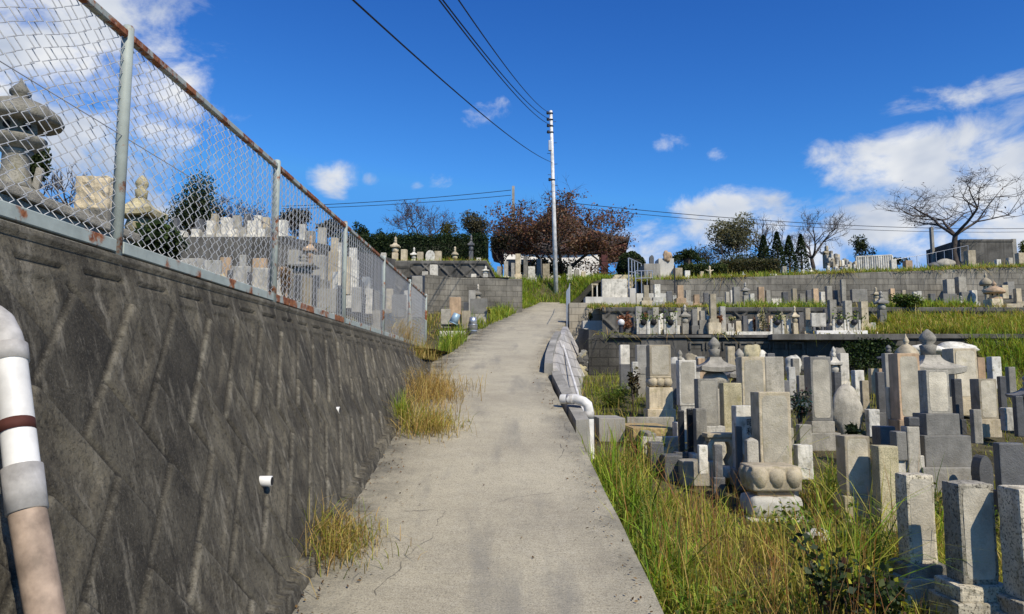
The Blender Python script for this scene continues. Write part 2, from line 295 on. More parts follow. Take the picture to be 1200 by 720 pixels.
# ------------------------------------------------------------------ stones
FOOT = []                                                   # footprints that keep the grass off
def place(px, py, Y=None, g=g1):
    if Y is None: Y = solve(px, py, g)
    p = P(px, py, Y); return p, Y, mpp(py, Y)
def grave(label, px, py, w, H, mat='granite', tiers=((1.7,.2),(2.3,.14)), Y=None, g=g1, top=None, rz=0, depth=1., group=None, name='gravestone', cat='gravestone', tmat=None, rough=0, face=None, bury=.12, text=None, lean=0, taper=1., lotus=False, b=.012):
    p, Y, s = place(px, py, Y, g); k_ = .82 if g is g1 and Y < 13 else 1.; W = w*s*k_; depth *= .85 if k_ < 1 else 1; Ht = H*s; D = W*depth; mx = max([t[0] for t in tiers]+[1])
    root = thing(name, label, cat, (p.x, Y+D*.5, p.z), rz, group, ry=lean); FOOT.append((p.x, Y+D*.5, W*mx*.5, D*mx*.5))
    z = 0; n = len(tiers)
    for i, (tw, tf) in enumerate(reversed(tiers)):
        h = tf*Ht; e = bury if i == 0 else .003; bm = bmesh.new(); tw2 = tw if depth >= .7 else tw
        if lotus and i == n-1:
            box(bm, (0,0,z+h*.8), (W*tw*.95, D*tw*.95, h*.2), b)
            for sx in range(-1, 2):
                for sy in (-1, 1):
                    lathe(bm, [(W*.05, z-.003), (W*.2*tw, z+h*.15), (W*.25*tw, z+h*.45), (W*.2*tw, z+h*.8)], 12, (sx*W*tw*.31, sy*D*tw*.27, 0))
                for q in (-1, 1):
                    lathe(bm, [(W*.05, z-.003), (W*.2*tw, z+h*.15), (W*.25*tw, z+h*.45), (W*.2*tw, z+h*.8)], 12, (q*W*tw*.31, sx*D*tw*.2, 0))
            bm_obj('lotus_base', bm, tmat or mat, root, True)
        else:
            box(bm, (0,0,z-e), (W*tw, D*tw if depth >= .7 else D+W*(tw-1), h+e), b, rough=rough); bm_obj('plinth', bm, tmat or mat, root)
        z += h
    bm = bmesh.new(); h = Ht-z; t = None
    if top == 'round':
        lathe_p = [(.5, 0), (.5, .55), (.46, .75), (.36, .9), (.2, .98), (.03, 1)]
        box(bm, (0,0,z-.003), (W, D, h*.6), b); k = 9; prev = None
        for j in range(k+1):
            a = math.pi*j/k; x = -W/2*math.cos(a)*.999; zz_ = z+h*.58+h*.42*math.sin(a)
            cur = [bm.verts.new((x, -D/2*.999, zz_)), bm.verts.new((x, D/2*.999, zz_))]
            if prev: bm.faces.new((prev[0], cur[0], cur[1], prev[1])); lo = [bm.verts.new((c.co.x, c.co.y, z+h*.5)) for c in (*prev, *cur)]; bm.faces.new((prev[0], lo[0], lo[2], cur[0])); bm.faces.new((cur[1], lo[3], lo[1], prev[1]))
            prev = cur
    else: box(bm, (0,0,z-.003), (W, D, h), b, taper=(taper, taper), top=top, rough=rough)
    up = bm_obj('upright_stone', bm, mat, root)
    if face:                                                 # smoothed recessed front
        bm = bmesh.new(); fh = h*.9; fw = W*.8; K = 28; vs = []
        for a in range(K*2):
            q = 2*math.pi*a/(K*2); cx, cz = math.cos(q), math.sin(q); e = 9.
            vs.append(bm.verts.new((math.copysign(abs(cx)**(2/e), cx)*fw/2, -D/2-.0025, z+h/2+math.copysign(abs(cz)**(2/e), cz)*fh/2)))
        bm.faces.new(vs); bm_obj('dressed_front', bm, face, up)
    if text:
        for k, (ch, fx, fz, sz) in enumerate(text):
            c = bpy.data.curves.new('inscription', 'FONT'); c.body = ch; c.size = sz*h; c.align_x = 'CENTER'; c.align_y = 'CENTER'; c.materials.append(M['ink']); c.extrude = .0015
            o = bpy.data.objects.new('inscription', c); col.objects.link(o); bpy.context.view_layer.update(); me = bpy.data.meshes.new_from_object(o.evaluated_get(bpy.context.evaluated_depsgraph_get())); bpy.data.objects.remove(o)
            o = bpy.data.objects.new('inscription', me); col.objects.link(o); o.parent = up; o.rotation_euler = (R(90), 0, 0); o.location = (fx*W/2, -D/2-.002, z+h*fz)
    return root
def tower(label, px, py, w, H, mat='granite', Y=None, g=g1, group=None, name='five_ring_tower', cat='stone tower', plinth=.0, rz=0, body=.3, extra=.0, round_cap=False):
    """gorinto: cube, sphere, curved roof, half ball and jewel; w = width of the roof"""
    p, Y, s = place(px, py, Y, g); W = w*s; Ht = H*s; q_ = (Y+W*.4)/Y; p.x *= q_; root = thing(name, label, cat, (p.x, Y+W*.4, p.z), rz, group); FOOT.append((p.x, Y+W*.4, W*.5, W*.5)); z = 0
    if plinth:
        bm = bmesh.new(); h = Ht*plinth; box(bm, (0,0,-.12), (W*1.05, W*1.05, h+.12), .012); bm_obj('plinth', bm, mat, root); z = h
    rest = Ht-z; bm = bmesh.new(); h = rest*body; box(bm, (0,0,z-(.003 if plinth else .12)), (W*.62, W*.62, h+(.003 if plinth else .12)), .01); bm_obj('base_block', bm, mat, root); z += h
    k = (rest-h)/.70; h = .23*k; bm = bmesh.new(); lathe(bm, [(W*.2, z-.004), (W*.32, z+h*.22), (W*.36, z+h*.52), (W*.31, z+h*.82), (W*.2, z+h)], 22); bm_obj('sphere', bm, mat, root, True); z += h
    h = .2*k; bm = bmesh.new()
    if round_cap: lathe(bm, [(W*.3, z-.003), (W*.49, z+h*.08), (W*.5, z+h*.22), (W*.38, z+h*.55), (W*.2, z+h*.9), (W*.15, z+h)], 24)
    else: roof(bm, W*.5, W*.5, W*.16, W*.16, h, W*.05, th=h*.28, z=z-.002)
    bm_obj('roof_stone', bm, mat, root, round_cap); z += h
    h = .27*k; bm = bmesh.new(); lathe(bm, [(W*.14, z-.004), (W*.15, z+h*.2), (W*.17, z+h*.36), (W*.1, z+h*.42), (W*.16, z+h*.55), (W*.165, z+h*.68), (W*.1, z+h*.86), (W*.015, z+h)], 18); bm_obj('finial', bm, mat, root, True)
    return root
def lantern(label, px, py, w, H, mat='granite', Y=None, g=g1, group=None, rz=0, foot=.14):
    p, Y, s = place(px, py, Y, g); W = w*s; T = H*s; p.x *= (Y+W*.3)/Y; root = thing('stone_lantern', label, 'stone lantern', (p.x, Y+W*.3, p.z), rz, group); FOOT.append((p.x, Y+W*.4, W*.4, W*.4)); z = 0
    def L(nm, prof, seg=24, sm=True):
        bm = bmesh.new(); lathe(bm, [(r*W, q*T) for r, q in prof], seg); return bm_obj(nm, bm, mat, root, sm)
    L('base', [(.33,-.08),(.34,.04),(.3,.06),(.2,.075)]); L('shaft', [(.27,.07),(.2,.12),(.16,.24),(.16,.36),(.2,.385)])
    L('platform', [(.16,.38),(.24,.41),(.33,.45),(.345,.475),(.345,.495),(.26,.51)]); fb = L('firebox', [(.24,.505),(.26,.57),(.24,.635)], 6, False)
    for k in range(3):
        a = R(-90+60*(k-1)); bm = bmesh.new(); lathe(bm, [(.05*W, 0), (.05*W, .004)], 12); o = bm_obj('light_hole', bm, 'hole', fb); o.location = (math.cos(a)*W*.222, math.sin(a)*W*.222, T*.575); o.rotation_euler = (R(90), 0, a+R(90))
    L('roof_stone', [(.26,.625),(.5,.622),(.53,.655),(.49,.71),(.36,.775),(.14,.835)]); L('finial', [(.12,.815),(.135,.83),(.08,.85),(.125,.875),(.13,.9),(.085,.94),(.03,.975),(.01,1.02)])
    return root
def rock_bm(sx, sy, sz, seed, rough=.18, sub=3):
    bm = bmesh.new(); bmesh.ops.create_icosphere(bm, subdivisions=sub, radius=1); o = Vector((seed*3.1, seed*1.7, seed*.9))
    for v in bm.verts:
        d = 1+rough*noise.noise(v.co*1.3+o)*1.6+rough*.4*noise.noise(v.co*4+o); v.co = Vector((v.co.x*sx*d, v.co.y*sy*d, v.co.z*sz*d))
    return bm
def rock(label, px, py, w, h, mat='granite', Y=None, g=g1, seed=1, name='natural_stone', cat='stone', group=None, dy=.6, rough=.18):
    p, Y, s = place(px, py, Y, g); bm = rock_bm(w*s/2, w*s/2*dy, h*s*.56, seed, rough); FOOT.append((p.x, Y+w*s*.3, w*s*.5, w*s*.4))
    return tag(bm_obj(name, bm, mat, None, True, (p.x, Y+w*s*dy/2, p.z+h*s*.44)), label, cat, group)
def blocks(name, label, cat, Y, items, group=None, origin=None):
    """a thing of boxes read off the photo at distance Y: (part, x0, y0, x1, y1, depth, material[, extra_down[, dY]])"""
    x = sum(i[1]+i[3] for i in items)/2/len(items); p = P(x, max(i[4] for i in items), Y); root = thing(name, label, cat, p, 0, group)
    for i in items:
        bm = bmesh.new(); box_px(bm, i[1], i[2], i[3], i[4], Y+(i[8] if len(i) > 8 else 0), i[5], .012, i[7] if len(i) > 7 else 0, off=p); bm_obj(i[0], bm, i[6], root)
        a = P(i[1], i[4], Y); c = P(i[3], i[4], Y); FOOT.append(((a.x+c.x)/2, Y+i[5]/2, (c.x-a.x)/2, i[5]/2))
    return root
# ------------------------------------------------------------------ vegetation
def blades(name, pts, h, w, lean, cols, mat='blade', tipc=1.35, hv=.35, droop=.35, stalk=0., parent=None):
    """pts (n,3) roots; h height (scalar or n); cols list of base colours; every blade tapers and bends"""
    pts = np.asarray(pts, float); n = len(pts); h = h*np.array([.9+.75*noise.noise(Vector((q[0]*1.7, q[1]*1.7, 9))) for q in pts])*(1+hv*rng.standard_normal(n)).clip(.3, 1.9); a = rng.uniform(0, 2*np.pi, n)
    d = np.stack((np.cos(a), np.sin(a)), 1); le = np.abs(rng.normal(lean, lean*.6, n)); sd = np.stack((-d[:,1], d[:,0]), 1)
    yaw = rng.uniform(-1, 1, n)[:, None]; sd = sd+d*yaw; sd /= np.linalg.norm(sd, axis=1)[:, None]
    ww = w*rng.uniform(.6, 1.3, n); V = np.zeros((n, 7, 3)); T = np.zeros((n, 7, 3))
    c = np.array(cols)[rng.integers(0, len(cols), n)]*rng.uniform(.7, 1.25, (n, 1)); js = [(0., 1.), (.4, .9), (.75, .6)]
    for k, (t, f) in enumerate(js):
        off = d*(le*h*t**1.8)[:, None]; zz_ = h*(t-droop*le*t**3)
        for q, sg in ((0, -1), (1, 1)):
            V[:, 2*k+q, :2] = pts[:, :2]+off+sd*(sg*ww*f*.5)[:, None]; V[:, 2*k+q, 2] = pts[:, 2]+zz_
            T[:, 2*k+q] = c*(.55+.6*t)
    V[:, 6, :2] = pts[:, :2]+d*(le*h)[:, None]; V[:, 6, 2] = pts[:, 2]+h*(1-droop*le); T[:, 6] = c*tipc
    b = (np.arange(n)*7)[:, None]; L = np.concatenate((b+[0,1,3,2], b+[2,3,5,4], b+[4,5,6]), 1)
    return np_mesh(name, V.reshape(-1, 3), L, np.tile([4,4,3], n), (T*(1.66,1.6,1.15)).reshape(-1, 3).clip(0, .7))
def leaves_mesh(name, pts, size, cols, up=.3, asp=.55, shade=None):
    pts = np.asarray(pts, float); n = len(pts); a = rng.standard_normal((n, 3)); a[:, 2] += up; a /= np.linalg.norm(a, axis=1)[:, None]
    r = rng.standard_normal((n, 3)); u = np.cross(a, r); u /= np.linalg.norm(u, axis=1)[:, None]; v = np.cross(a, u)
    s = (size*rng.uniform(.6, 1.35, n))[:, None]; V = np.stack((pts-u*s*.5, pts+v*s*asp*.5+a*s*.08, pts+u*s*.5, pts-v*s*asp*.5+a*s*.08), 1)
    c = np.array(cols)[rng.integers(0, len(cols), n)]*rng.uniform(.65, 1.3, (n, 1))
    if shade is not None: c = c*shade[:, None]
    return np_mesh(name, V.reshape(-1, 3), np.arange(4*n), np.full(n, 4), np.repeat(c, 4, 0).clip(0, .6))
def tree_lines(base, H, spread, trunk=.16, splits=3, levels=4, first=.28, upw=.35, wig=.12, seed=1, flat=1., r0=None):
    """limbs as tapering polylines; returns them and the twig points"""
    rd = random.Random(seed); lines = []; tips = []
    def grow(p, d, L, r, lv):
        k = 4; pl = [p]; rr = [r]; q = Vector(p); dd = Vector(d)
        for i in range(k):
            dd = (dd+Vector((rd.gauss(0, wig), rd.gauss(0, wig), rd.gauss(0, wig)+upw*.08))).normalized(); q = q+dd*L/k; pl.append(q.copy()); rr.append(r*(1-.42*(i+1)/k) if lv else r*(1-.75*(i+1)/k))
            if lv <= 1: tips.append((q.copy(), lv))
            if lv and i >= 1 and rd.random() < .55: side(q, dd, L*.62, rr[-1]*.6, lv-1)
        lines.append((pl, rr))
        if lv:
            for _ in range(splits-1 if rd.random() < .5 else splits): side(q, dd, L*rd.uniform(.6, .85), rr[-1]*.8, lv-1)
    def side(q, dd, L, r, lv):
        a = Vector((rd.gauss(0, 1), rd.gauss(0, 1), rd.gauss(0, .55*flat)+upw)).normalized(); nd = (dd*.75+a*spread).normalized(); nd.z *= flat; grow(q, nd.normalized(), L, max(r, .006), lv)
    r0 = r0 or H*.03; base = Vector(base); top = base+Vector((rd.uniform(-.05, .05)*H, rd.uniform(-.05, .05)*H, H*first))
    lines.append(([base-Vector((0,0,.3)), base+Vector((0,0,.1)), (base+top)/2+Vector((rd.uniform(-.03, .03)*H, 0, 0)), top], [r0*1.35, r0*1.15, r0, r0*.85]))
    for i in range(splits+1):
        a = 2*math.pi*(i+rd.uniform(-.3, .3))/(splits+1); d = Vector((math.cos(a)*spread, math.sin(a)*spread, .75)).normalized(); grow(top, d, H*trunk*1.6, r0*.62, levels-1)
    return lines, tips
def bare_tree(label, px, py, Y, hpx, seed, name='bare_tree', leafc=None, nleaf=0, lsize=.1, spread=.9, levels=4, flat=1., first=.26, trunk=.17, bark='bark', wid=None, splits=3, group='trees on the hilltop', r0=None, squash=None, lsel=None):
    p = P(px, py, Y); H = hpx*mpp(py-hpx/2, Y); lines, tips = tree_lines((0,0,0), H, spread, trunk, splits, levels, first, .35, .13, seed, flat, r0)
    allp = [q for pl, r in lines for q in pl]; zm = max(q.z for q in allp); xs = sorted(abs(q.x) for q in allp); k = H/zm; kx = k
    if wid: kx = wid*mpp(py, Y)/2/xs[int(len(xs)*.985)]
    f = lambda q: Vector((q.x*kx, q.y*kx, q.z*k if q.z > 0 else q.z))
    root = thing(name, label, 'tree', p, 0, group)
    tubes_obj('trunk', [([f(q) for q in pl], r) for pl, r in lines[:1]], bark, root, 9)
    tubes_obj('limbs', [([f(q) for q in pl], r) for pl, r in lines[1:]], bark, root, 5)
    if nleaf:
        t = [f(q) for q, lv in tips]; t = [q for q in t if lsel is None or lsel(q/H)] ; pk = [t[random.randrange(len(t))] for _ in range(nleaf)]
        pts = np.array([tuple(q) for q in pk])+rng.normal(0, H*.022, (nleaf, 3)); link('crown', leaves_mesh('crown', pts, lsize, leafc), 'leaf', root)
    return root
def crown_pts(n, rx, ry, rz, seed, lumps=9, shell=.55, lump=.5, zmin=-1.):
    """leaf positions in uneven clumps through a crown"""
    rd = np.random.default_rng(seed); C = []
    for k in range(lumps):
        d = rd.standard_normal(3); d /= np.linalg.norm(d); d[2] = d[2]*.9+.1; C.append(d*rd.uniform(.12, .72))
    C = np.array(C); out = []; sh = []
    while len(out) < n:
        c = C[rd.integers(lumps)]; d = rd.standard_normal(3); d /= np.linalg.norm(d); r = lump*(shell+(1-shell)*rd.random())*rd.uniform(.75, 1.08)
        q = c+d*r
        if q[2] < zmin: continue
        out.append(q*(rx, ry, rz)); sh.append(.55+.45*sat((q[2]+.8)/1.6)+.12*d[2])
    return np.array(out), np.array(sh)
def leafy(label, px, py, Y, wpx, hpx, cols, n, lsize, seed, name='leafy_tree', trunk=.3, lumps=10, lump=.45, cat='tree', group='trees on the hilltop', dy=.8, up=.3, asp=.55, core=True, zmin=-1.):
    p = P(px, py, Y); s = mpp(py, Y); H = hpx*s; rx = wpx*s/2; th = H*trunk; rz = (H-th)/2; root = thing(name, label, cat, p, 0, group)
    pts, sh = crown_pts(n, rx, rx*dy, rz, seed, lumps, .55, lump, zmin); zc = th+rz; pts[:, 2] += zc
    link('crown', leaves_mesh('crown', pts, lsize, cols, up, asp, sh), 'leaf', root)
    lines, _ = tree_lines((0,0,0), H*.8, .6, .16, 3, 3, max(.15, trunk*.8), seed=seed, r0=H*.022); tubes_obj('trunk', lines, 'bark', root, 6)
    return root
def shape_leaves(label, name, cat, p, cols, pts, size, group=None, stems=None, up=.3, asp=.55, shade=None, kind='thing'):
    root = thing(name, label, cat, p, 0, group); root['kind'] = kind
    link('foliage', leaves_mesh('foliage', pts, size, cols, up, asp, shade), 'leaf', root)
    if stems: tubes_obj('stem', stems, 'bark', root, 5)
    return root
GREEN = [(.075,.105,.028), (.1,.13,.03), (.055,.085,.022), (.14,.15,.04)]
DARKG = [(.022,.045,.014), (.035,.06,.018), (.018,.035,.012), (.05,.075,.022)]
GRASS = [(.17,.21,.03), (.23,.25,.045), (.12,.175,.025), (.3,.29,.075), (.2,.22,.04)]
LUSH = [(.12,.22,.02), (.17,.26,.03), (.09,.18,.02), (.22,.28,.05)]
DRY = [(.33,.25,.11), (.4,.31,.15), (.26,.19,.08), (.36,.24,.12)]
# ------------------------------------------------------------------ the ground
hs = lambda x, y: (.12*y-.36 if y < 18 else (1.8+.13*(y-18) if y < 56 else 6.7-.05*(y-56)))-(0 if -60 < x < 60 else (abs(x)-60)*.03)-(.3 if -2.2 < x < 1.2 and y < 42 else 0)
xs = [-400,-200,-100,-60,-30,-15,-8,-5,-3,-2.3,-1.5,-.5,.5,1.3,2,4,8,15,30,60,100,200,400]
sheet('ground', xs, [-80,-40,-15,-5,0,3,6,9,12,15,18,21,25,30,36,42,48,56,80,130,220,500], hs, 'soil')
ya = [-4+.25*i for i in range(176)]
sheet('graveyard_ground', lambda y: [path_r(y)-.02+t*t*(16-path_r(y)) for t in np.linspace(0, 1, 60)], [-1+.3*i for i in range(63)], g1, 'soil')
sheet('terrace_ground', lambda y: [path_r(y)+.9+t*(30-path_r(y)) for t in np.linspace(0, 1, 40)], [Y1+.05, 18.2, 18.9, 19.6, Y2+.1], g2, 'soil')
sheet('terrace_ground', lambda y: [path_r(y)+.9+t*(34-path_r(y)) for t in np.linspace(0, 1, 40)], [Y2+.05, 21, 22, 23, 24, Y3+.1], g3, 'soil')
sheet('terrace_ground', lambda y: [path_r(y)+2.4+t*(60-path_r(y)) for t in np.linspace(0, 1, 60)], [Y3+.05, 27, 30, 33, 36, 40, 45, 52, 60], g4, 'soil')
sheet('upper_ground', lambda y: [-1.64 if y < 12 else path_l(y)]+[(-1.66 if y < 12 else path_l(y)-.02)-t**1.6*20 for t in np.linspace(.01, 1, 40)], [-2+.4*i for i in range(48)]+[17.05], gl, 'soil')
sheet('upper_ground', lambda y: [-5.2+.05*(y-17)-t**1.5*30 for t in np.linspace(0, 1, 30)], [17.05+.8*i for i in range(16)], gl2, 'soil')
sheet('upper_ground', lambda y: [-.1-t*4 for t in np.linspace(0, 1, 8)], [26.75, 27.4, 28, 28.6, 29.1], gl3, 'soil')
sheet('upper_ground', lambda y: [6-t*46 for t in np.linspace(0, 1, 110)], [29.1+.5*i for i in range(20)]+[40,42,44,47,52,60], gtop, 'soil')
sheet('upper_ground', lambda y: [path_l(y)-t*(path_l(y)+5.5) for t in np.linspace(0, 1, 14)], [17.05+.5*i for i in range(20)], lambda x, y: path_z(y)-.03+.03*n2(x, y, 1.2)*sat((path_l(y)-x)*3), 'soil')
# path: slab with its own edge
pts = []
for y in ya:
    l, r = path_l(y)-.12, path_r(y); row = [(lerp(l, r, t), y, path_z(y)+.006*n2(lerp(l, r, t), y, .7)) for t in np.linspace(0, 1, 12)]
    wob = .012*n2(7, y, 2.2); row[-1] = (r+wob, y, path_z(y)-.006); row += [(r+.012+wob, y, path_z(y)-.03), (r+.03+wob, y, path_z(y)-.9)]; pts.append(row)
pm = grid_mesh('footpath', np.array(pts)); gr = np.zeros((len(ya), 14), np.float32); gr[:, :2] = .95; gr[:, 2] = .5; gr[:, 3] = .2; gr[:, 10] = .3; gr[:, 11:] = .7
pm.attributes.new('grime', 'FLOAT', 'POINT').data.foreach_set('value', gr.ravel()); setting(link('footpath', pm, 'path', smooth=False))
# ------------------------------------------------------------------ patterned retaining wall beside the path
def diamond(u, v, jx=0):
    """valley-laid blocks: courses of slanted blocks leaning left, then right, in turn; returns relief, or (lit edge, tone, joint)"""
    A_, B_ = .335, .1925; H = np.zeros_like(u); E = np.zeros_like(u); RN = np.full_like(u, .5); G_ = np.zeros_like(u); cl = lambda d, w_: np.clip(d/w_, 0, 1)
    for row in range(-2, 7):
        odd = row % 2; du = u-(.05 if odd else 0.); dv = v-row*A_
        if odd: du = -du
        k = np.floor((dv+du)/2/B_); t = (dv+du)/2-k*B_; s = (dv-(du-2*B_*k))/2; m = (s >= 0) & (s < A_)
        h = np.sin(k*12.9898+row*78.233)*43758.5453; rn = h-np.floor(h)
        ul, ur = (s, t) if odd else (t, s); lr, ll = (A_-s, B_-t) if odd else (B_-t, A_-s)
        bv = cl(ul, .0105)*cl(ur, .0105)*cl(lr, .014)*cl(ll, .014)
        hh = bv*(.012+.007*rn+.008*(1-cl(ul+.3*ur, .3)))-.010*cl(s+t, .5)*bv
        hh = hh-.008*bv*cl(np.minimum(np.minimum(ul, lr), np.minimum(ur, ll))-.045, .012)*(rn > .35)
        H = np.where(m, hh, H); RN = np.where(m, rn, RN); G_ = np.where(m, 1-cl(np.minimum(np.minimum(ul, ur), np.minimum(lr, ll)), .011), G_)
        E = np.where(m, (1-cl(np.abs(ul-.012), .014))*np.where(rn > .5, 1., .3)+.35*(1-cl(np.abs(ur-.014), .01)), E)  # painted sunlight mask: upper edges, strongest on the upper left
    return (E, RN, G_) if jx else H
BAT = .36; uu = np.arange(.9, 13.9, .0095); vv = np.concatenate(([-.004], np.arange(0, 1.9, .0095)))
U, V_ = np.meshgrid(uu, vv, indexing='ij')
nz = np.array([noise.noise(Vector((u*1.1, v*1.1, 0))) for u, v in zip(U[::4, ::4].ravel(), V_[::4, ::4].ravel())]).reshape(U[::4, ::4].shape)
nz = np.kron(nz, np.ones((4, 4)))[:U.shape[0], :U.shape[1]]
Hh = diamond(U-2.58+.006*nz, V_-.18)
band = V_ < .155; Hh = np.where(band, .012, Hh)
slot = band & (V_ > .088) & (V_ < .106) & (np.mod(U-2.30, .385) < .26); Hh = np.where(slot, -.004, Hh)
Hh = np.where((V_ < .02), .03, Hh)+.006*nz
zt = 2.11+.013*U; cs = math.sqrt(1+BAT**2); sl = V_/cs
bx = np.array([wall_base_x(y) for y in uu]); hgt = np.maximum(.02, (2.11+.013*uu)-np.array([path_z(y) for y in uu]))
bat = np.minimum(.62, (bx+1.6)/hgt)[:, None]; bat = np.maximum(bat, .05)
X = -1.6+bat*sl+Hh/cs; Z = zt-sl+Hh*BAT/cs
foot = np.array([path_z(y) for y in uu])[:, None]+.075; ins = (Z < foot); X = np.where(ins, X+.045, X)
face = np.stack((X, U, Z), 2); capx = np.stack((np.full_like(uu, -1.9), uu, 2.11+.013*uu+.001), 1)[:, None, :]
lip = np.stack((np.full_like(uu, -1.585), uu, 2.11+.013*uu+.004), 1)[:, None, :]
wl = thing('retaining_wall', 'stained dark concrete retaining wall with a raised diamond block pattern below the chain link fence', 'retaining wall', (0,0,0))
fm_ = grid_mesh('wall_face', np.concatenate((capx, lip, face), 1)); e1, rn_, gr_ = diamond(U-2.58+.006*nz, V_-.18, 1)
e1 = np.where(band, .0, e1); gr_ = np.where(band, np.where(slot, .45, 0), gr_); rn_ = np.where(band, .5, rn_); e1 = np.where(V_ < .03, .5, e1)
wc = np.ones((len(uu), len(vv)+2, 4), np.float32); wc[:, :2, :3] = (0, .6, 0); wc[:, 2:, 0] = e1; wc[:, 2:, 1] = rn_; wc[:, 2:, 2] = gr_; fm_.attributes.new('lit_edge_tone_joint', 'FLOAT_COLOR', 'POINT').data.foreach_set('color', wc.ravel()); link('wall_face', fm_, 'wall_dark', wl)
bm = bmesh.new(); box(bm, (-1.62, 13.95, 1.2), (.5, .25, 1.08), .02, rough=.01); bm_obj('wall_end', bm, 'wall_plain', wl)
def wall_pt(px, py, o=0.):
    d = P(px, py, 1.)-Vector((0,0,EYE)); t = (-1.6+o*1.063+BAT*.46)/(d.x+BAT*d.z); return Vector((0,0,EYE))+d*t
for px, py, lb in ((308,564,'short white plastic weep pipe stub low on the wall above the dry tuft'), (391,481,'small white weep pipe stub mid height on the wall, second towards the fence end'), (469,468,'tiny white weep pipe stub on the wall close to its far end')):
    q = wall_pt(px, py); r = thing('weep_pipe', lb, 'weep pipe', q, 0, 'weep pipes in the patterned wall', ry=R(90)); bm = bmesh.new(); lathe(bm, [(.026, -.08), (.026, .045), (.02, .046)], 18); bm_obj('pipe_stub', bm, 'pvc', r, True)
    bm = bmesh.new(); lathe(bm, [(.021, .044), (.021, .0475)], 16); bm_obj('pipe_mouth', bm, 'hole', r)
# big downpipe
def wp(px, py, o): return wall_pt(px, py)+Vector((.94, -.1, .34))*o
pr = thing('drainpipe', 'thick drainpipe down the retaining wall, white above and dirty brown below, with a rust strap', 'drainpipe', wall_pt(40, 560))
o0 = pr.location; D = lambda px, py, o=.07: wall_pt(px, py, o)-o0
q0, q1, q2, q3, q4 = D(11,418), D(19,494), D(26,548), D(32,600), D(62,770)
el = [D(-14,376,-.12), D(-10,374,.0), D(-3,380,.045), D(5,396,.065), q0]
tubes_obj('elbow', [(el, .0445)], 'pvc_grey', pr, 24); tubes_obj('elbow_collar', [([q0+(q0-q1)*.16, q0+(q1-q0)*.1], .047)], 'pvc_grey', pr, 24, caps=True)
tubes_obj('upper_pipe', [([q0, q3], .042)], 'pvc', pr, 24); tubes_obj('strap', [([lerp(q0, q1, 1.0), lerp(q0, q1, 1.16)], .0436)], 'strap', pr, 24, caps=True)
tubes_obj('pipe_joint', [([q2, q3], .048)], 'pvc_grey', pr, 24, caps=True); tubes_obj('lower_pipe', [([q3, q4], .0435)], 'pvc_brown', pr, 24)
# ------------------------------------------------------------------ chain link fence
FY = [.9, 2.96, 4.93, 7.0, 9.15, 11.5, 13.7]
def fz0(y): return 2.155+.0115*y
def fz1(y): return 3.04+.0165*y
fr = thing('chain_link_fence', 'rusty chain link fence with pale green posts along the dark retaining wall top', 'fence', (0,0,0))
for i, y in enumerate(FY): tubes_obj('post', [([(-1.6,y,top_l(y)-.15), (-1.6,y,fz1(y)+.035), (-1.6,y,fz1(y)+.045)], [.024,.024,.018])], 'fence_paint', fr, 14, caps=True)
for a, b in zip(FY, FY[1:]):
    for nm, f, hh in (('top_rail', fz1, .032), ('bottom_rail', lambda y: fz0(y)+.012, .052)):
        bm = bmesh.new(); V = [bm.verts.new((-1.6+sx, y, f(y)+sz)) for y in (a+.026, b-.026) for sx, sz in ((-.017,-hh/2),(.017,-hh/2),(.017,hh/2),(-.017,hh/2))]
        for k in range(4): bm.faces.new((V[k], V[(k+1)%4], V[4+(k+1)%4], V[4+k]))
        bm.faces.new(V[:4][::-1]); bm.faces.new(V[4:]); bmesh.ops.bevel(bm, geom=bm.edges[:], offset=.004, segments=1, affect='EDGES'); bm_obj(nm, bm, 'fence_rust' if nm == 'top_rail' or a < 6 and a > 4 else 'fence_paint', fr)
def chain(y0, y1, pitch=.046):
    n = int((y1-y0)/pitch); rows = 34; rr = .0023; k = np.arange(rows+1); V = []; F = []
    prof = [(1,0),(0,1),(-1,0),(0,-1)]
    for i in range(n):
        sg = np.where((k+i) % 2 == 0, -1, 1); u = y0+(i+.5)*pitch+sg*pitch*.5*1.04+.0025*math.sin(i*2.3)
        lo = fz0(u)+.03; hi = fz1(u)-.012; z = lo+(hi-lo)*k/rows+.006*np.sin(k*.35+i*.21); x = -1.6+.0045*sg*np.where((k//1) % 2 == 0, 1, -1)*(1 if i % 2 else 1)+.012*np.sin(u*1.7)*np.sin(k/rows*3.14)
        b = len(V)
        for j in range(rows+1):
            for (du, dn) in prof: V.append((x[j]+dn*rr, u[j]+du*rr*1.35, z[j]))
        for j in range(rows):
            for q in range(4): F.append((b+j*4+q, b+j*4+(q+1)%4, b+j*4+4+(q+1)%4, b+j*4+4+q))
    me = np_mesh('wire_mesh', V, np.array(F), np.full(len(F), 4)); return link('wire_mesh', me, 'wire', fr, smooth=True)
for a, b in zip(FY, FY[1:]): chain(a+.02, b-.01)
tubes_obj('tension_wire', [([(-1.59, y, lerp(fz0(y), fz1(y), .52)) for y in np.linspace(.9, 13.7, 20)], .0021)], 'wire', fr, 5)
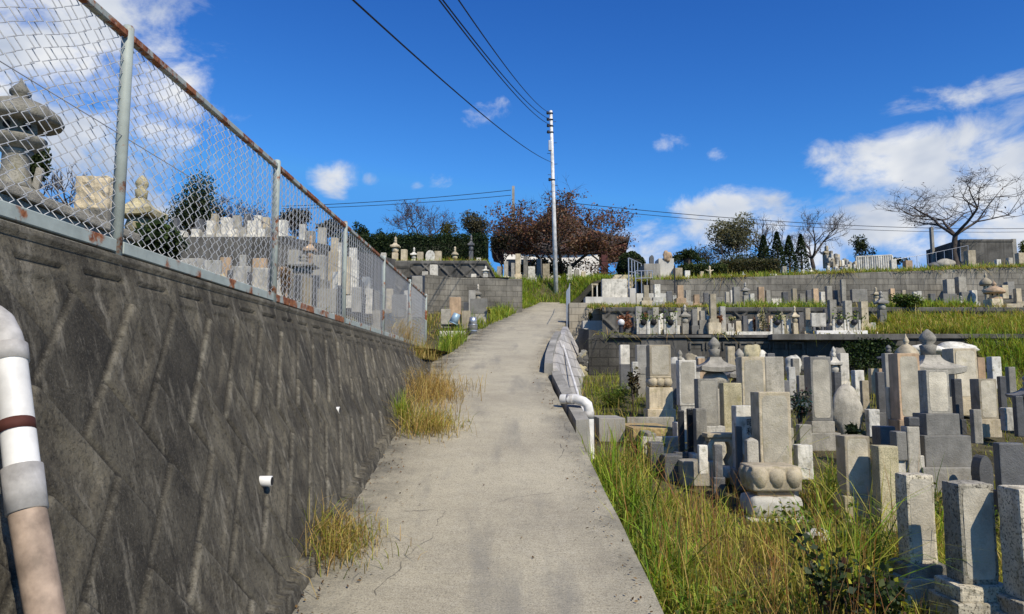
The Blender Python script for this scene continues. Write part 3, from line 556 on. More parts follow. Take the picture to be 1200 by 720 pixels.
# ------------------------------------------------------------------ terrace walls on the far side of the graveyard
def diamond_wall(name, label, x0, x1, Y, ztop, zbot, mat, sc_=2.4, amp=1.6, parent=None, rows=None):
    us = np.arange(x0, x1, .03); vs = np.arange(0, 1.0001, 1/36); Ug, Vg = np.meshgrid(us, vs, indexing='ij'); zt = np.array([ztop(x) for x in us])[:, None]; zb = np.array([zbot(x) for x in us])[:, None]
    zz_ = zt-(zt-zb)*Vg; dd = np.minimum(np.abs(np.mod(Ug+zz_, .62)-.31), np.abs(np.mod(Ug-zz_, .62)-.31)); hh = .06*np.clip((.06-dd)/.03, 0, 1)*(Vg > .12)+.07*(Vg <= .12); face = np.stack((Ug, Y-hh-.12+.15*(Vg-1)*-0, zz_), 2)
    top = np.stack((us, np.full_like(us, Y+.2), zt[:, 0]), 1)[:, None, :]; root = thing(name, label, 'retaining wall', (0,0,0)); link('wall_face', grid_mesh('wall_face', np.concatenate((top, face), 1)), mat, root); return root
w1 = blocks('terrace_wall', 'long dark stained terrace wall behind the lower graves, topped by a flat kerb', 'retaining wall', Y1-.3, [
    ('wall_face', 752, 397, 806, 470, .4, 'conc_dark', .6), ('wall_face', 806, 397, 946, 470, .4, 'block_dark', .6, .02), ('wall_face', 946, 397, 1064, 470, .4, 'conc_dark', .6, .05), ('wall_face', 1064, 397, 1500, 470, .4, 'block_dark', .6, .03),
    ('wall_face', 690, 396, 752, 470, .4, 'block_dark', .6, .04), ('coping', 715, 392.5, 905, 396, .5, 'conc_dark', 0, -.06), ('coping', 905, 391.5, 1062, 398.5, .9, 'conc_dark', 0, -.32), ('coping', 1062, 391.5, 1500, 396.8, .45, 'conc_dark', 0, -.03)])
for i in range(7):
    x = 808+i*19.5; b_ = bmesh.new()
    for (x0, y0, x1, y1) in ((x, 401, x+17, 403), (x, 403, x+2, 410), (x+15, 403, x+17, 410)): box_px(b_, x0, y0, x1, y1, Y1-.32, .05, .006, off=w1.location)
    bm_obj('raised_panel', b_, 'conc_dark', w1)
diamond_wall('patterned_wall', 'low middle terrace wall cast with a criss-cross diamond pattern behind the row of small graves', P(705,380,Y2).x, 16, Y2, lambda x: g3(x, Y2)+.02, lambda x: Z2a-.1, 'conc_dark')
us = np.linspace(P(762,345,Y3).x, 22, 40); w3 = thing('block_wall', 'long grey concrete block wall under the grassy skyline terrace', 'wall', (0,0,0)); bm = bmesh.new(); prev = None
for x in us:
    zt_ = g4(x, Y3)+.03+.035*n2(x, 3, 1.7); zb_ = g3(x, Y3)-.4; cur = [bm.verts.new(q) for q in ((x, Y3-.12, zb_), (x, Y3-.06, zt_), (x, Y3+.14, zt_), (x, Y3+.14, zb_))]
    if prev:
        for k in range(3): bm.faces.new((prev[k], cur[k], cur[k+1], prev[k+1]))
    else: bm.faces.new(cur)
    prev = cur
bm_obj('wall_face', bm, 'block', w3)
# ------------------------------------------------------------------ walls beyond the fence
bw = thing('block_wall', 'curved dark grey block wall behind the buckets where the path narrows', 'wall', (0,0,0))
def ribbon(pxs, py_top, Ys, zbot, mat, root, th=.2, name='wall_face'):
    bm = bmesh.new(); prev = None
    for px, Y in zip(pxs, Ys):
        q = P(px, py_top if not callable(py_top) else py_top(px), Y); zb = zbot(q.x, Y)
        cur = [bm.verts.new(c) for c in ((q.x, Y, zb), (q.x, Y, q.z), (q.x, Y+th, q.z), (q.x, Y+th, zb))]
        if prev:
            for k in range(3): bm.faces.new((prev[k], cur[k], cur[k+1], prev[k+1]))
        else: bm.faces.new(cur)
        prev = cur
    bm.faces.new(prev[::-1]); return bm_obj(name, bm, mat, root)
ribbon([498,504,530,560,590,612], lambda x: 322 if x < 510 else (325+(x-510)*.02), [26.0,26.2,26.5,26.7,26.8,26.9], lambda x, y: path_z(y)-.4, 'block', bw)
ribbon([480,490,498], 323, [26.9,26.4,26.0], lambda x, y: path_z(y)-.3, 'conc', bw, name='wall_return')
diamond_wall('patterned_wall', 'low slanted-pattern wall below the grass and hedge behind the block wall', -20, P(596,310,29).x, 29., lambda x: gtop(x, 29.2)+.03, lambda x: ZBW-.1 if x > -4 else path_z(29)-.3, 'conc_dark', 2.2, 2.)
uw = blocks('terrace_wall', 'dark terrace wall seen through the fence with a row of graves standing on it', 'retaining wall', 16.9, [('wall_face', 150, 279.5, 318, 306, .3, 'conc_dark', 1.2), ('wall_face', 318, 288, 360, 318, .3, 'conc_dark', 1., -.6)])
bm = bmesh.new(); lx = lambda y: -5.2+.05*(y-17); box(bm, (-15.6, 16.9, 2.), (20.8, .3, ZL2-2.02), .02); V = [bm.verts.new(q) for y in (16.76, 29) for q in ((lx(y)+.02, y, path_z(y)-.6), (lx(y)+.02, y, gl2(-3, y)+.02), (lx(y)-.25, y, gl2(-3, y)+.02), (lx(y)-.25, y, path_z(y)-.6))]
for k in range(4): bm.faces.new((V[k], V[4+k], V[4+(k+1)%4], V[(k+1)%4]))
o = bm_obj("wall_face", bm, "conc_dark"); o.parent = uw; o.location = -uw.location
# ------------------------------------------------------------------ lower graveyard
G1 = 'gravestones in the lower graveyard'
T2 = ((1.6,.2),(2.1,.14))
grave('coarse speckled gravestone on a grey plinth at the edge of the tall grass', 1086, 707, 40, 148, 'stone_speck', ((1.5,.1),(1.95,.2)), tmat='granite', face='face_grey', group=G1, rough=.006)
grave('bulky speckled gravestone with a pale chipped upper edge on a broad plinth', 1155, 748, 52, 178, 'stone_speck', ((1.5,.1),(1.8,.24)), face='face_grey', group=G1, rough=.007)
grave('speckled gravestone cut off by the picture edge on a broad plinth', 1232, 770, 60, 193, 'stone_speck', ((1.4,.1),(1.7,.22)), group=G1, rough=.006)
grave('slim beige gravestone on a square plinth standing in the tall grass', 1009, 612, 37, 100, 'stone_beige', ((1.3,.3),), tmat='stone_yellow', face='face_beige', group=G1, rough=.004)
grave('yellow speckled square stone post on a block, touching the slim beige gravestone', 1046, 622, 29, 98, 'stone_yellow', ((1.25,.25),), group=G1, rough=.004)
grave('tall pale gravestone rising from a carved lotus pedestal above the grass', 912, 590, 46, 130, 'stone_beige', ((1.25,.235),(.95,.06)), lotus=False, face='face_beige', group=G1, rough=.003, bury=.02)
grave('narrow pale gravestone with carved characters beside the lotus pedestal', 876, 556, 28, 80, 'stone_white', ((1.3,.08),), Y=7.35, group=G1, text=(('昭', .45, .72, .13), ('和', .45, .58, .13), ('二', .45, .45, .12), ('年', .45, .31, .13)), rough=.003)
grave('thin dark-sided short post in front of the pale inscribed gravestone', 884, 575, 17, 58, 'granite', (), Y=6.75, group=G1, top='point')
grave('small round-shouldered white stone at the foot of the lotus pedestal', 945, 562, 22, 40, 'stone_white', (), Y=7.2, group=G1, rough=.006)
# lotus pedestal under the tall pale stone, carved petals and cushion
p = P(912, 608, 6.35); s = mpp(600, 6.35)
lp = thing('lotus_pedestal', 'carved lotus pedestal over a rounded cushion stone in the tall grass', 'pedestal', (p.x, 6.35+.17, p.z)); FOOT.append((p.x, 6.55, .26, .2))
def petals(zc, h, rx, n, root, nm, mat, flip):
    bm = bmesh.new(); box(bm, (0,0,zc), (rx*1.72, rx*1.5, h), .02)
    for k in range(n):
        x = (k-(n-1)/2)*rx*1.75/n
        for y in (-1, 1):
            lathe(bm, [(.01, zc+.01), (rx*.24, zc+h*.18), (rx*.34, zc+h*.5), (rx*.34, zc+h*.75), (rx*.25, zc+h*.93)] if flip else [(rx*.2, zc), (rx*.34, zc+h*.2), (rx*.3, zc+h*.6), (.02, zc+h*.95)], 14, (x, y*rx*.56, 0))
    for k in range(2):
        for x in (-1, 1): lathe(bm, [(.01, zc+.01), (rx*.24, zc+h*.18), (rx*.34, zc+h*.5), (rx*.34, zc+h*.75), (rx*.25, zc+h*.93)], 14, (x*rx*.66, (k-.5)*rx*.6, 0))
    bm_obj(nm, bm, mat, root, True)
bm = bmesh.new(); box(bm, (0,0,.0), (62*s, 52*s, 25*s), .07, rough=.008); bm_obj('cushion_stone', bm, 'stone_white', lp, True)
bm = bmesh.new(); box(bm, (0,0,24.6*s), (44*s, 40*s, 7*s), .02); bm_obj('neck', bm, 'stone_rose', lp)
petals(31*s, 29*s, 34*s, 3, lp, 'lotus_petals', 'stone_beige', True)
bm = bmesh.new(); box(bm, (0,0,-.25), (72*s, 64*s, .255), .02, rough=.005); bm_obj('foot_slab', bm, 'stone_white', lp)
# offering table
p = P(848, 548, 7.5); s = mpp(530, 7.5); ot = thing('offering_table', 'small carved stone offering table with curled legs beside the yellow speckled gravestone', 'table', p); FOOT.append((p.x, 7.6, .15, .12))
bm = bmesh.new(); box(bm, (0,.12,34*s), (36*s, .22, 5*s), .012); box(bm, (0,.12,29*s), (30*s, .18, 5.2*s), .01); bm_obj('table_top', bm, 'stone_beige', ot)
for sx in (-1, 1):
    tubes_obj('leg', [([(sx*11*s,.05,30*s),(sx*14.5*s,.03,23*s),(sx*14*s,.03,14*s),(sx*9*s,.04,6*s),(sx*12*s,.03,0)], [3*s,4*s,3.4*s,3*s,3.4*s])], 'stone_beige', ot, 10); tubes_obj('leg', [([(sx*11*s,.2,30*s),(sx*14.5*s,.2,23*s),(sx*14*s,.2,14*s),(sx*9*s,.2,6*s),(sx*12*s,.2,0)], [3*s,4*s,3.4*s,3*s,3.4*s])], 'stone_beige', ot, 10)
bm = bmesh.new(); box(bm, (0,.12,-.1), (42*s, .26, .1), .012); bm_obj('foot_slab', bm, 'stone_white', ot)
grave('yellow speckled rectangular gravestone behind the offering table', 861, 535, 27, 86, 'stone_yellow', ((1.4,.15),), Y=8.2, group=G1, rough=.003)
grave('tall warm beige gravestone between the yellow speckled one and the grey granite one', 886, 520, 34, 102, 'stone_beige', ((1.4,.16),), Y=9.0, face='face_beige', group=G1)
grave('tall grey granite gravestone with clean straight edges behind the lotus pedestal stone', 911, 520, 27, 102, 'granite', ((1.6,.18),), Y=9.35, group=G1)
grave('grey granite gravestone under the five-ring tower with a deep shaded side', 832, 540, 29, 96, 'granite', ((1.5,.42),), Y=8.0, tmat='granite_pale', face='face_grey', group=G1)
grave('smooth pale gravestone with a narrow plinth behind the black flower vases', 808, 520, 25, 98, 'granite_pale', ((.9,.2),(1.5,.25)), Y=8.9, face='face_grey', group=G1)
grave('warm beige gravestone on a lotus pedestal and a square tan block by the long weeds', 775, 488, 31, 84, 'stone_beige', ((1.05,.16),(1.1,.3),(1.3,.1)), Y=11.2, face='face_beige', lotus=True, group=G1)
tower('large grey five-ring tower with a sharp finial amid the lower graves', 840, 520, 42, 126, 'granite', Y=10.3, body=.45, group='five-ring towers', plinth=.1)
tower('smaller grey five-ring tower just behind the tall beige gravestone', 869, 500, 33, 92, 'granite', Y=11.3, body=.42, group='five-ring towers')
tower('little grey five-ring tower half hidden between two pale gravestones', 798, 470, 18, 60, 'granite', Y=12.3, body=.4, group='five-ring towers')
tower('broad grey pagoda-roofed tower with a dark ball under its wide roof', 1094, 520, 58, 136, 'granite', Y=10.6, body=.36, group='five-ring towers', plinth=.06)
vs = blocks('vase_stand', 'pair of black polished flower vases on a dark granite stand before the pale gravestone', 'flower vase', 7.95, [('vase', 795.5, 481, 802.5, 530, .06, 'black_stone'), ('vase', 806, 479, 813.5, 530, .06, 'black_stone'), ('stand', 792, 530, 817, 543, .14, 'granite_dark', .15, -.03)])
blocks('offering_stone', 'plain light grey granite box beside the black flower vases', 'stone box', 7.75, [('box_body', 816, 479, 829, 532, .14, 'granite'), ('foot', 812, 532, 833, 543, .2, 'granite_pale', .15, -.03)])
blocks('grave_kerb', 'low grey granite kerb frame around a bed of straw near the drainpipe bend', 'grave kerb', 9.0, [('kerb_rail', 735, 489, 790, 498, .09, 'granite', .05, 1.5), ('kerb_rail', 752, 512, 800, 525, .1, 'granite_pale', .12, -.55), ('kerb_post', 762, 519, 778, 536, .2, 'granite_dark', .15, -1.2), ('straw_bed', 742, 502, 792, 514, 1.2, 'straw', .05, .1)])
k_ = bpy.data.objects['grave_kerb']; bm = bmesh.new(); a_ = P(738, 496, 10.5)-k_.location; c_ = P(765, 518, 8.4)-k_.location
m_ = (a_+c_)/2; box(bm, (m_.x, m_.y, m_.z-.16), (.1, (a_-c_).length*.95, .2), .012, rz=math.atan2(-(a_.x-c_.x), a_.y-c_.y)); bm_obj('kerb_rail', bm, 'granite', k_)
blocks('grave_step', 'grey granite step block in the grass below the vase stand', 'stone step', 7.4, [('step', 800, 541, 846, 552, .3, 'granite', .15), ('step', 779, 534, 800, 548, .25, 'granite_dark', .15, .2)])
grave('light square-topped slab stone on a dark plinth close to the rubble wall', 733, 450, 11, 46, 'granite_pale', ((1.0,.5),), Y=14.5, tmat='granite_dark', group=G1)
grave('bluish narrow gravestone next to the light slab stone near the terrace wall', 753, 462, 12, 58, 'granite_blue', ((.9,.4),), Y=13.6, tmat='granite', group=G1)
grave('short white marker in front of the bluish narrow gravestone', 745, 456, 7, 32, 'stone_white', (), Y=13.2, group=G1)
rock('tall rounded grey boulder memorial with a shaded side, beside a leafy sprig', 1001, 512, 38, 60, 'granite', Y=9.6, seed=4, name='boulder_memorial', cat='memorial stone')
grave('stubby white chipped stone just beyond the rounded boulder', 1026, 512, 16, 32, 'stone_white', (), Y=9.5, group=G1, rough=.01)
grave('slender tan stone post between the boulder and the grey family tomb', 1049, 506, 13, 52, 'stone_beige', (), Y=9.9, group=G1)
grave('pale bluish gravestone by the artificial flowers, on an open grey frame base', 966, 530, 30, 112, 'granite_blue', ((1.1,.12),(1.5,.2)), Y=9.2, face='face_grey', group=G1, tmat='granite')
grave('grey square base post with a dark niche beneath the pale bluish gravestone', 946, 548, 18, 50, 'granite', (), Y=8.3, group=G1)
grave('rosy beige gravestone standing tall in front of the pagoda-roofed tower', 1070, 520, 32, 106, 'stone_rose', ((1.2,.16),(1.4,.1)), Y=9.6, face='face_beige', group=G1)
grave('grey polished family tomb on wide stacked plinths, the largest in the grassy lower yard', 1106, 566, 33, 132, 'granite', ((1.45,.19),(2.0,.27),(2.6,.15)), Y=7.5, tmat='granite_blue', face='face_grey', group=G1, depth=.8, b=.008)
blocks('vase_stand', 'grey granite cup stand and dark blocks in front of the polished family tomb', 'flower vase', 7.35, [('post', 1064, 500, 1079, 550, .13, 'granite', .05), ('vase', 1065, 489, 1078, 500, .1, 'granite_dark'), ('side_block', 1051, 506, 1063, 534, .14, 'granite_blue', .05), ('stand', 1046, 534, 1084, 556, .25, 'granite_pale', .1, .03), ('incense_box', 1032, 500, 1050, 524, .2, 'granite_dark', .1, .7)])
grave('warm beige gravestone partly in front of the grassy bank, wide and high-shouldered', 1135, 478, 35, 70, 'stone_beige', ((1.1,.15),), Y=11.4, face='face_beige', group=G1, taper=.96)
grave('beige gravestone with a pale foot among the weeds near the edge of the yard', 1161, 502, 26, 58, 'stone_beige', ((1.15,.18),), Y=9.7, face='face_beige', group=G1)
grave('small pale stone close beside the beige gravestone with the pale foot', 1184, 505, 13, 27, 'stone_white', (), Y=9.4, group=G1, rough=.006)
grave('dark narrow stone at the picture edge above the weeds', 1198, 512, 11, 48, 'granite_dark', (), Y=9.2, group=G1)
grave('pale upright post left of the weedy bank, one of two close together', 1170, 456, 11, 38, 'stone_white', (), Y=13., group='two pale posts near the weedy bank')
grave('tan narrow slab directly behind the beige high-shouldered gravestone', 1152, 455, 9, 36, 'stone_rose', (), Y=13.4, group=G1)
grave('speckled pale short stone near the edge, before the dark lantern roof', 1188, 462, 10, 32, 'granite', (), Y=12.4, group=G1)
tower('dark blue-grey lantern roof tower peeping in at the picture edge', 1208, 500, 34, 62, 'granite_blue', Y=10., group='five-ring towers')
grave('small dark round-topped stone with a tan upper face', 1158, 585, 20, 50, 'granite_dark', (), Y=7.0, top='round', group=G1, depth=1.2)
grave('broad black polished stone slab by the picture edge above the shadowed gravestone', 1190, 590, 36, 70, 'granite_dark', ((1.15,.2),), Y=6.4, group=G1, depth=.5)
rock('rounded white fallen stone lying in the dry grass below the lotus pedestal', 963, 640, 30, 19, 'stone_white', Y=5.6, seed=9, name='fallen_stone', rough=.28); FOOT.pop()
GB = 'small gravestones along the foot of the terrace wall'
grave('pinkish tan narrow stone before the dark terrace wall', 951, 452, 8, 34, 'stone_rose', (), Y=14.2, group=GB)
grave('grey stone close behind the pale bluish gravestone', 965, 455, 10, 38, 'granite', (), Y=14., group=GB)
tower('small pale five-ring tower before the terrace wall next to a white stone', 979, 462, 15, 56, 'granite_pale', Y=14., body=.42, group='five-ring towers')
grave('upright white stone beside the small pale tower at the terrace wall', 992, 470, 10, 56, 'granite_pale', ((1.1,.4),), Y=14., group=GB)
grave('white weathered stone with dark speckles below the ivy, the wider of a close trio', 1009, 472, 11, 38, 'stone_white', (), Y=13.4, group=GB, rough=.008)
grave('thin beige stone in the middle of the close trio below the ivy', 1026, 462, 8, 30, 'stone_beige', (), Y=13.6, group=GB)
grave('rosy short stone at the end of the close trio below the ivy', 1034, 454, 6, 22, 'stone_rose', (), Y=13.8, group=GB)
grave('blue-grey granite gravestone capped by a small lantern roof', 1045, 470, 13, 56, 'granite_blue', ((1.1,.15),), Y=12.4, group=GB)
tower('small bluish roofed tower right behind the blue-grey gravestone', 1043, 446, 20, 42, 'granite_blue', Y=14.6, body=.4, group='five-ring towers')
lantern('tan roofed stone lantern in front of the ivy and white rubble', 1065, 462, 26, 70, 'stone_beige', Y=13., group='stone lanterns')
grave('tan block stone between the five-ring tower and the terrace wall', 858, 440, 9, 34, 'stone_beige', (), Y=14.6, group=GB)
grave('pale low marker behind the grey five-ring tower', 822, 440, 9, 22, 'stone_white', (), Y=14.8, group=GB)
grave('weathered white post beside the tall grey granite gravestone', 930, 480, 10, 50, 'stone_white', (), Y=11.8, group=GB, rough=.008)
grave('small grey block beyond the artificial flowers', 942, 468, 12, 28, 'granite', (), Y=12.6, group=GB)
ri = 0
for px, py, w, h, lb in ((798,436,22,20,'pale cracked boulder against the terrace wall above the beige lotus gravestone'), (812,428,14,16,'small tan boulder against the terrace wall by the little tower'), (884,425,18,22,'yellowish boulder against the terrace wall behind the tall beige gravestone'), (897,428,16,18,'white boulder against the terrace wall beside the yellowish one'), (932,430,17,16,'pale rough boulder against the terrace wall above the flowers'), (946,428,14,14,'grey rough boulder at the terrace wall just beside the pale rough one'), (986,428,18,22,'rounded grey boulder at the terrace wall where the ivy starts'), (1088,412,50,12,'long white rubble slab under the grassy bank'), (1128,411,46,13,'second long white rubble slab under the grassy bank, nearer the weeds')):
    ri += 1; rock(lb, px, py+6, w*1.1, h*1.25, ('stone_white','stone_beige','stone_yellow','stone_white','stone_white','granite','granite','stone_white','stone_white')[ri-1], Y=Y1-1.0, seed=ri+20, name='boulder', cat='boulder', group='boulders along the terrace wall', rough=.3)
# rubble wall and block parapet on the path's outer edge
rw = thing('rubble_wall', 'steep rubble stone and mortar bank below the bend of the path', 'stone wall', P(700, 440, 16.8)); o_ = rw.location
for i in range(60):
    px = 682+random.random()*42; py = 412+random.random()*44; Yr = 17.43; q = P(px, py, Yr)-o_; bm = rock_bm(.1+.1*random.random(), .06, .07+.09*random.random(), i, .4, 2)
    bm_obj('rubble_stone', bm, ('stone_yellow','conc','conc_dark','conc_dark')[i % 4], rw, False, q)
ribbon([679,690,705,724,760], lambda x: 385+(x-679)*.13, [17.9,17.5,17.45,17.45,17.5], lambda x, y: 1.2, 'conc_dark', rw, .3, 'mortar_bank'); bpy.data.objects['mortar_bank'].location = -o_
bm = bmesh.new(); ys_ = np.linspace(11.6, 19.6, 34); prev = None
pp = thing('path_parapet', 'light grey block retaining face carrying the outer edge of the path at its bend', 'retaining wall', (0,0,0))
for y in ys_:
    x = path_r(y)+.035; h_ = path_z(y)+.06; zb_ = 1.05; cur = [bm.verts.new(q) for q in ((x-.02, y, h_-.3), (x, y, h_), (x+.12, y, h_), (x+.12+.5*(h_-zb_), y, zb_))]
    if prev:
        for k in range(3): bm.faces.new((prev[k], cur[k], cur[k+1], prev[k+1]))
    else: bm.faces.new(cur)
    prev = cur
bm.faces.new(prev[::-1]); bm_obj('wall_face', bm, 'block_light', pp)
kb = thing('path_kerb', 'raised concrete kerb along the outer edge of the path above the white drainpipe', 'kerb', (0,0,0))
for a, b, hh, ww in ((11.5, 14.2, .15, .14), (14.22, 17.3, .14, .14)):
    bm = bmesh.new(); prev = None
    for y in np.linspace(a, b, 8):
        x = path_r(y)-.05; z = path_z(y); cur = [bm.verts.new(q) for q in ((x, y, z-.05), (x+.01, y, z+hh), (x+ww, y, z+hh), (x+ww, y, z-.3))]
        if prev:
            for k in range(4): bm.faces.new((prev[k], cur[k], cur[(k+1)%4], prev[(k+1)%4]))
        else: bm.faces.new(cur)
        prev = cur
    bm.faces.new(prev[::-1]); bm_obj('kerb_stone', bm, 'conc', kb)
for a, b in ((8.0, 9.5), (9.54, 11.45)):
    bm = bmesh.new(); prev = None
    for y in np.linspace(a, b, 6):
        x = path_r(y)+.07; z = path_z(y)+.0+.03*(y-8)/3; cur = [bm.verts.new(q) for q in ((x, y, z-.8), (x, y, z), (x+.14, y, z+.01), (x+.18, y, z-.8))]
        if prev:
            for k in range(4): bm.faces.new((prev[k], cur[k], cur[(k+1)%4], prev[(k+1)%4]))
        else: bm.faces.new(cur)
        prev = cur
    bm.faces.new(prev[::-1]); bm_obj('kerb_stone', bm, 'conc', kb)
Yp = 8.6; q = P(691, 545, Yp); e1 = P(690, 474, Yp); e0 = P(668, 468, Yp+.1)
FOOT.append((q.x, Yp, .16, .1)); dp = thing('drainpipe', 'white elbow drainpipe coming out beside the path and dropping into the grass', 'drainpipe', q)
tubes_obj('pipe_body', [([e0-q+Vector((-.1,.05,.0)), e0-q, e0-q+Vector((.07,-.02,.004)), e1-q+Vector((-.055,0,.028)), e1-q+Vector((-.014,0,-.004)), e1-q+Vector((0,0,-.07)), Vector((0,0,-.35))], .056)], 'pvc', dp, 20)
tubes_obj('pipe_joint', [([e1-q+Vector((0,0,-.08)), e1-q+Vector((0,0,-.16))], .061)], 'pvc_grey', dp, 20, caps=True)
tubes_obj('pipe_joint', [([e0-q+Vector((-.03,.02,0)), e0-q+Vector((.04,-.01,.002))], .061)], 'pvc_grey', dp, 20, caps=True)
a_, b_ = P(653, 402, 16.3)+Vector((.12,0,-.02)), P(686, 492, 9.6); sp = thing('slim_pipe', 'slim white pipe running down the outside of the path kerb to the drain elbow', 'pipe', b_); tubes_obj('pipe_body', [([a_-b_, (a_-b_)*.5, Vector((0,0,0))], .022)], 'pvc', sp, 10)
blocks('drain_cover', 'flat grey concrete drain slab in the weeds beside the white elbow pipe', 'drain cover', 9.6, [('slab', 702, 490, 733, 530, .8, 'conc', .1)])
# ------------------------------------------------------------------ middle terrace row
G2 = 'small graves in the row along the middle terrace'; ga = dict(g=g2, group=G2)
def mid(label, px, w, top, mat, py=392, Y=Y1+.35, tiers=((1.5,.16),(2.,.12)), **k):
    return grave(label, px, py, w, py-top, mat, tiers, Y=Y, group=k.pop('group', G2), g=g2, b=.006, **k)
mid('blue-grey stone behind a white-edged grave plot, first of the terrace row beside the rusty shrub', 749, 7, 359, 'granite_blue')
mid('grey dark-sided stone second along the terrace row', 769, 7, 360, 'granite', tiers=((1.4,.3),))
mid('white low stone with flowers third along the terrace row', 790, 8, 366, 'granite_pale', tiers=((1.6,.4),))
tower('small grey five-ring tower in the terrace row between flower posts', 803, 392, 12, 36, 'granite', Y=Y1+.4, g=g2, group='five-ring towers', body=.36)
mid('bluish stone just past the small terrace tower', 815, 6, 362, 'granite_blue', tiers=((1.4,.35),))
mid('broad grey stepped gravestone in the terrace row', 825, 7, 364, 'granite', tiers=((1.5,.4),(2.1,.2)))
mid('plain white square slab beside the broad grey stepped gravestone', 833, 9, 370, 'granite_pale', py=384, tiers=())
mid('tall beige obelisk gravestone with a dark niche below, tallest of the terrace row', 837, 7, 344, 'stone_beige', Y=Y1+.2, tiers=((1.6,.1),(2.1,.28)))
mid('tall white narrow gravestone behind the reddish shrub', 848, 6, 359, 'stone_white', Y=Y1+.7, tiers=((1.3,.2),))
mid('light grey vase block with a pale bouquet in the terrace row', 857, 7, 379, 'granite_pale', tiers=())
mid('pale mottled stone wrapped in dry blossoms in the terrace row', 891, 6, 368, 'stone_beige', tiers=((1.3,.2),))
mid('brownish thin gravestone with two white flower posts, before the diamond wall', 904, 5, 370, 'stone_rose', tiers=((1.5,.3),))
mid('brownish thin gravestone nearer the small beige tower', 919, 5, 369, 'stone_yellow', tiers=((1.5,.3),))
tower('slim beige five-ring tower standing at the end of the white kerb strip', 932, 392, 9, 34, 'stone_beige', Y=Y1+.35, g=g2, group='five-ring towers', body=.4)
mid('tall pale narrow stone behind the white tablet on legs', 948, 6, 361, 'stone_beige')
mid('grey tall gravestone with black flower pots, first of three matching plots', 978, 8, 351, 'granite', tiers=((1.5,.22),(2.,.1)), group='three matching grave plots on the white slab')
mid('grey tall gravestone with black flower pots, middle of three matching plots', 996, 8, 352, 'granite', tiers=((1.5,.22),(2.,.1)), group='three matching grave plots on the white slab')
mid('beige tall gravestone, last of the three matching plots beside the grassy bank', 1015, 8, 353, 'stone_beige', tiers=((1.5,.22),(2.,.1)), group='three matching grave plots on the white slab')
tower('grey lantern-shaped five-ring tower at the start of the grassy bank', 1034, 380, 13, 40, 'granite_blue', Y=Y1+1.2, g=g2, group='five-ring towers', body=.42)
blocks('memorial_tablet', 'white square tablet on short legs on the terrace row', 'memorial tablet', Y1+.15, [('tablet', 951, 367, 968, 383, .08, 'granite_pale'), ('leg', 953, 383, 956, 390, .06, 'granite_dark', .1), ('leg', 963, 383, 966, 390, .06, 'granite_dark', .1)])
blocks('grave_slab', 'long flat white slab carrying three matching graves', 'grave slab', Y1+.02, [('slab', 957, 387.5, 1017, 391, .5, 'white_wall', .05)])
blocks('kerb_strip', 'thin white kerb strip along the terrace edge before the diamond wall', 'kerb', Y1+.0, [('kerb_stone', 850, 388.8, 905, 391.6, .12, 'granite_pale', .05)])
fi = 0
for px, lb in ((754,'dark round-mouthed flower pot in the first white-edged plot'), (766,'dark flower pot between the second and third terrace stones'), (786,'dark flower pot before the white low terrace stone'), (984,'black flower pot of the first matching plot'), (1001,'black flower pot of the middle matching plot'), (911,'dark flower pot between the two brownish stones')):
    r_ = blocks('flower_pot', lb, 'flower pot', Y1+.12, [('pot_block', px-5, 379, px+5, 391, .16, 'granite_pale', .06), ('side_post', px-8, 374, px-5.5, 391, .05, 'stone_white', .06, -.02), ('side_post', px+5.5, 375, px+8, 391, .05, 'stone_white', .06, -.02)], group='flower pots before the terrace graves')
    bm = bmesh.new(); bmesh.ops.create_uvsphere(bm, u_segments=12, v_segments=8, radius=.075); bm_obj('pot_mouth', bm, 'hole' if px < 800 else 'dark_metal', r_, True, P(px, 378, Y1+.1)-r_.location)
    q = P(px, 376, Y1+.16); n = 70; pts = rng.normal(0, 1, (n, 3))*(.11, .06, .1)+(0, 0, .06); shape_leaves(('leafy sprigs above the '+lb).replace('flower ', '').replace('between the second and third terrace stones', 'by the second terrace stone'), 'flower_bunch', 'flowers', q, GREEN+LUSH+[(.5,.45,.3)], pts, .07, 'flowers in the terrace pots', [([(0,0,-.08), (0,0,.12)], .008)])
def bush(label, px, py, Y, w, h, cols, n, size, name='shrub', cat='shrub', group=None, up=.3, asp=.5, seed=1, shell=.3):
    p = P(px, py, Y); s = mpp(py, Y); pts, sh = crown_pts(n, w*s/2, w*s/2*.8, h*s/2, seed, 9, shell, .5); pts[:, 2] += h*s/2
    st = [([(0,0,-.1), (random.uniform(-.3,.3)*w*s*.5, random.uniform(-.2,.2)*w*s*.5, h*s*random.uniform(.5,.9))], [.012+.006*h*s, .004]) for _ in range(6)]
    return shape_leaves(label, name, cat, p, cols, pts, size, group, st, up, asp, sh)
RUST = [(.33,.13,.06), (.42,.19,.1), (.25,.1,.045), (.5,.27,.16)]
bush('dry reddish shrub beside a white globe at the start of the terrace row', 732, 392, Y1+.4, 20, 26, RUST, 900, .06, seed=31)
bush('thin rusty shrub sprig between the first terrace stones', 757, 388, Y1+.7, 7, 24, RUST, 250, .06, seed=32)
bush('rusty red shrub between the beige obelisk and the white narrow stone', 842, 390, Y1+.55, 12, 26, RUST, 500, .06, seed=33)
bush('low rusty shrub near the pale mottled terrace stone', 884, 391, Y1+.6, 8, 20, RUST, 300, .06, seed=34)
bush('dry shrub with pale blossoms hugging the mottled terrace stone', 895, 390, Y1+.2, 12, 26, [(.3,.28,.14), (.45,.4,.25), (.12,.13,.04), (.5,.45,.32)], 380, .06, seed=35)
bush('pale bouquet standing on the light grey vase block', 858, 379, Y1+.1, 10, 9, [(.5,.42,.22), (.4,.4,.2), (.1,.15,.04)], 120, .06, 'flower_bunch', 'flowers', seed=36)
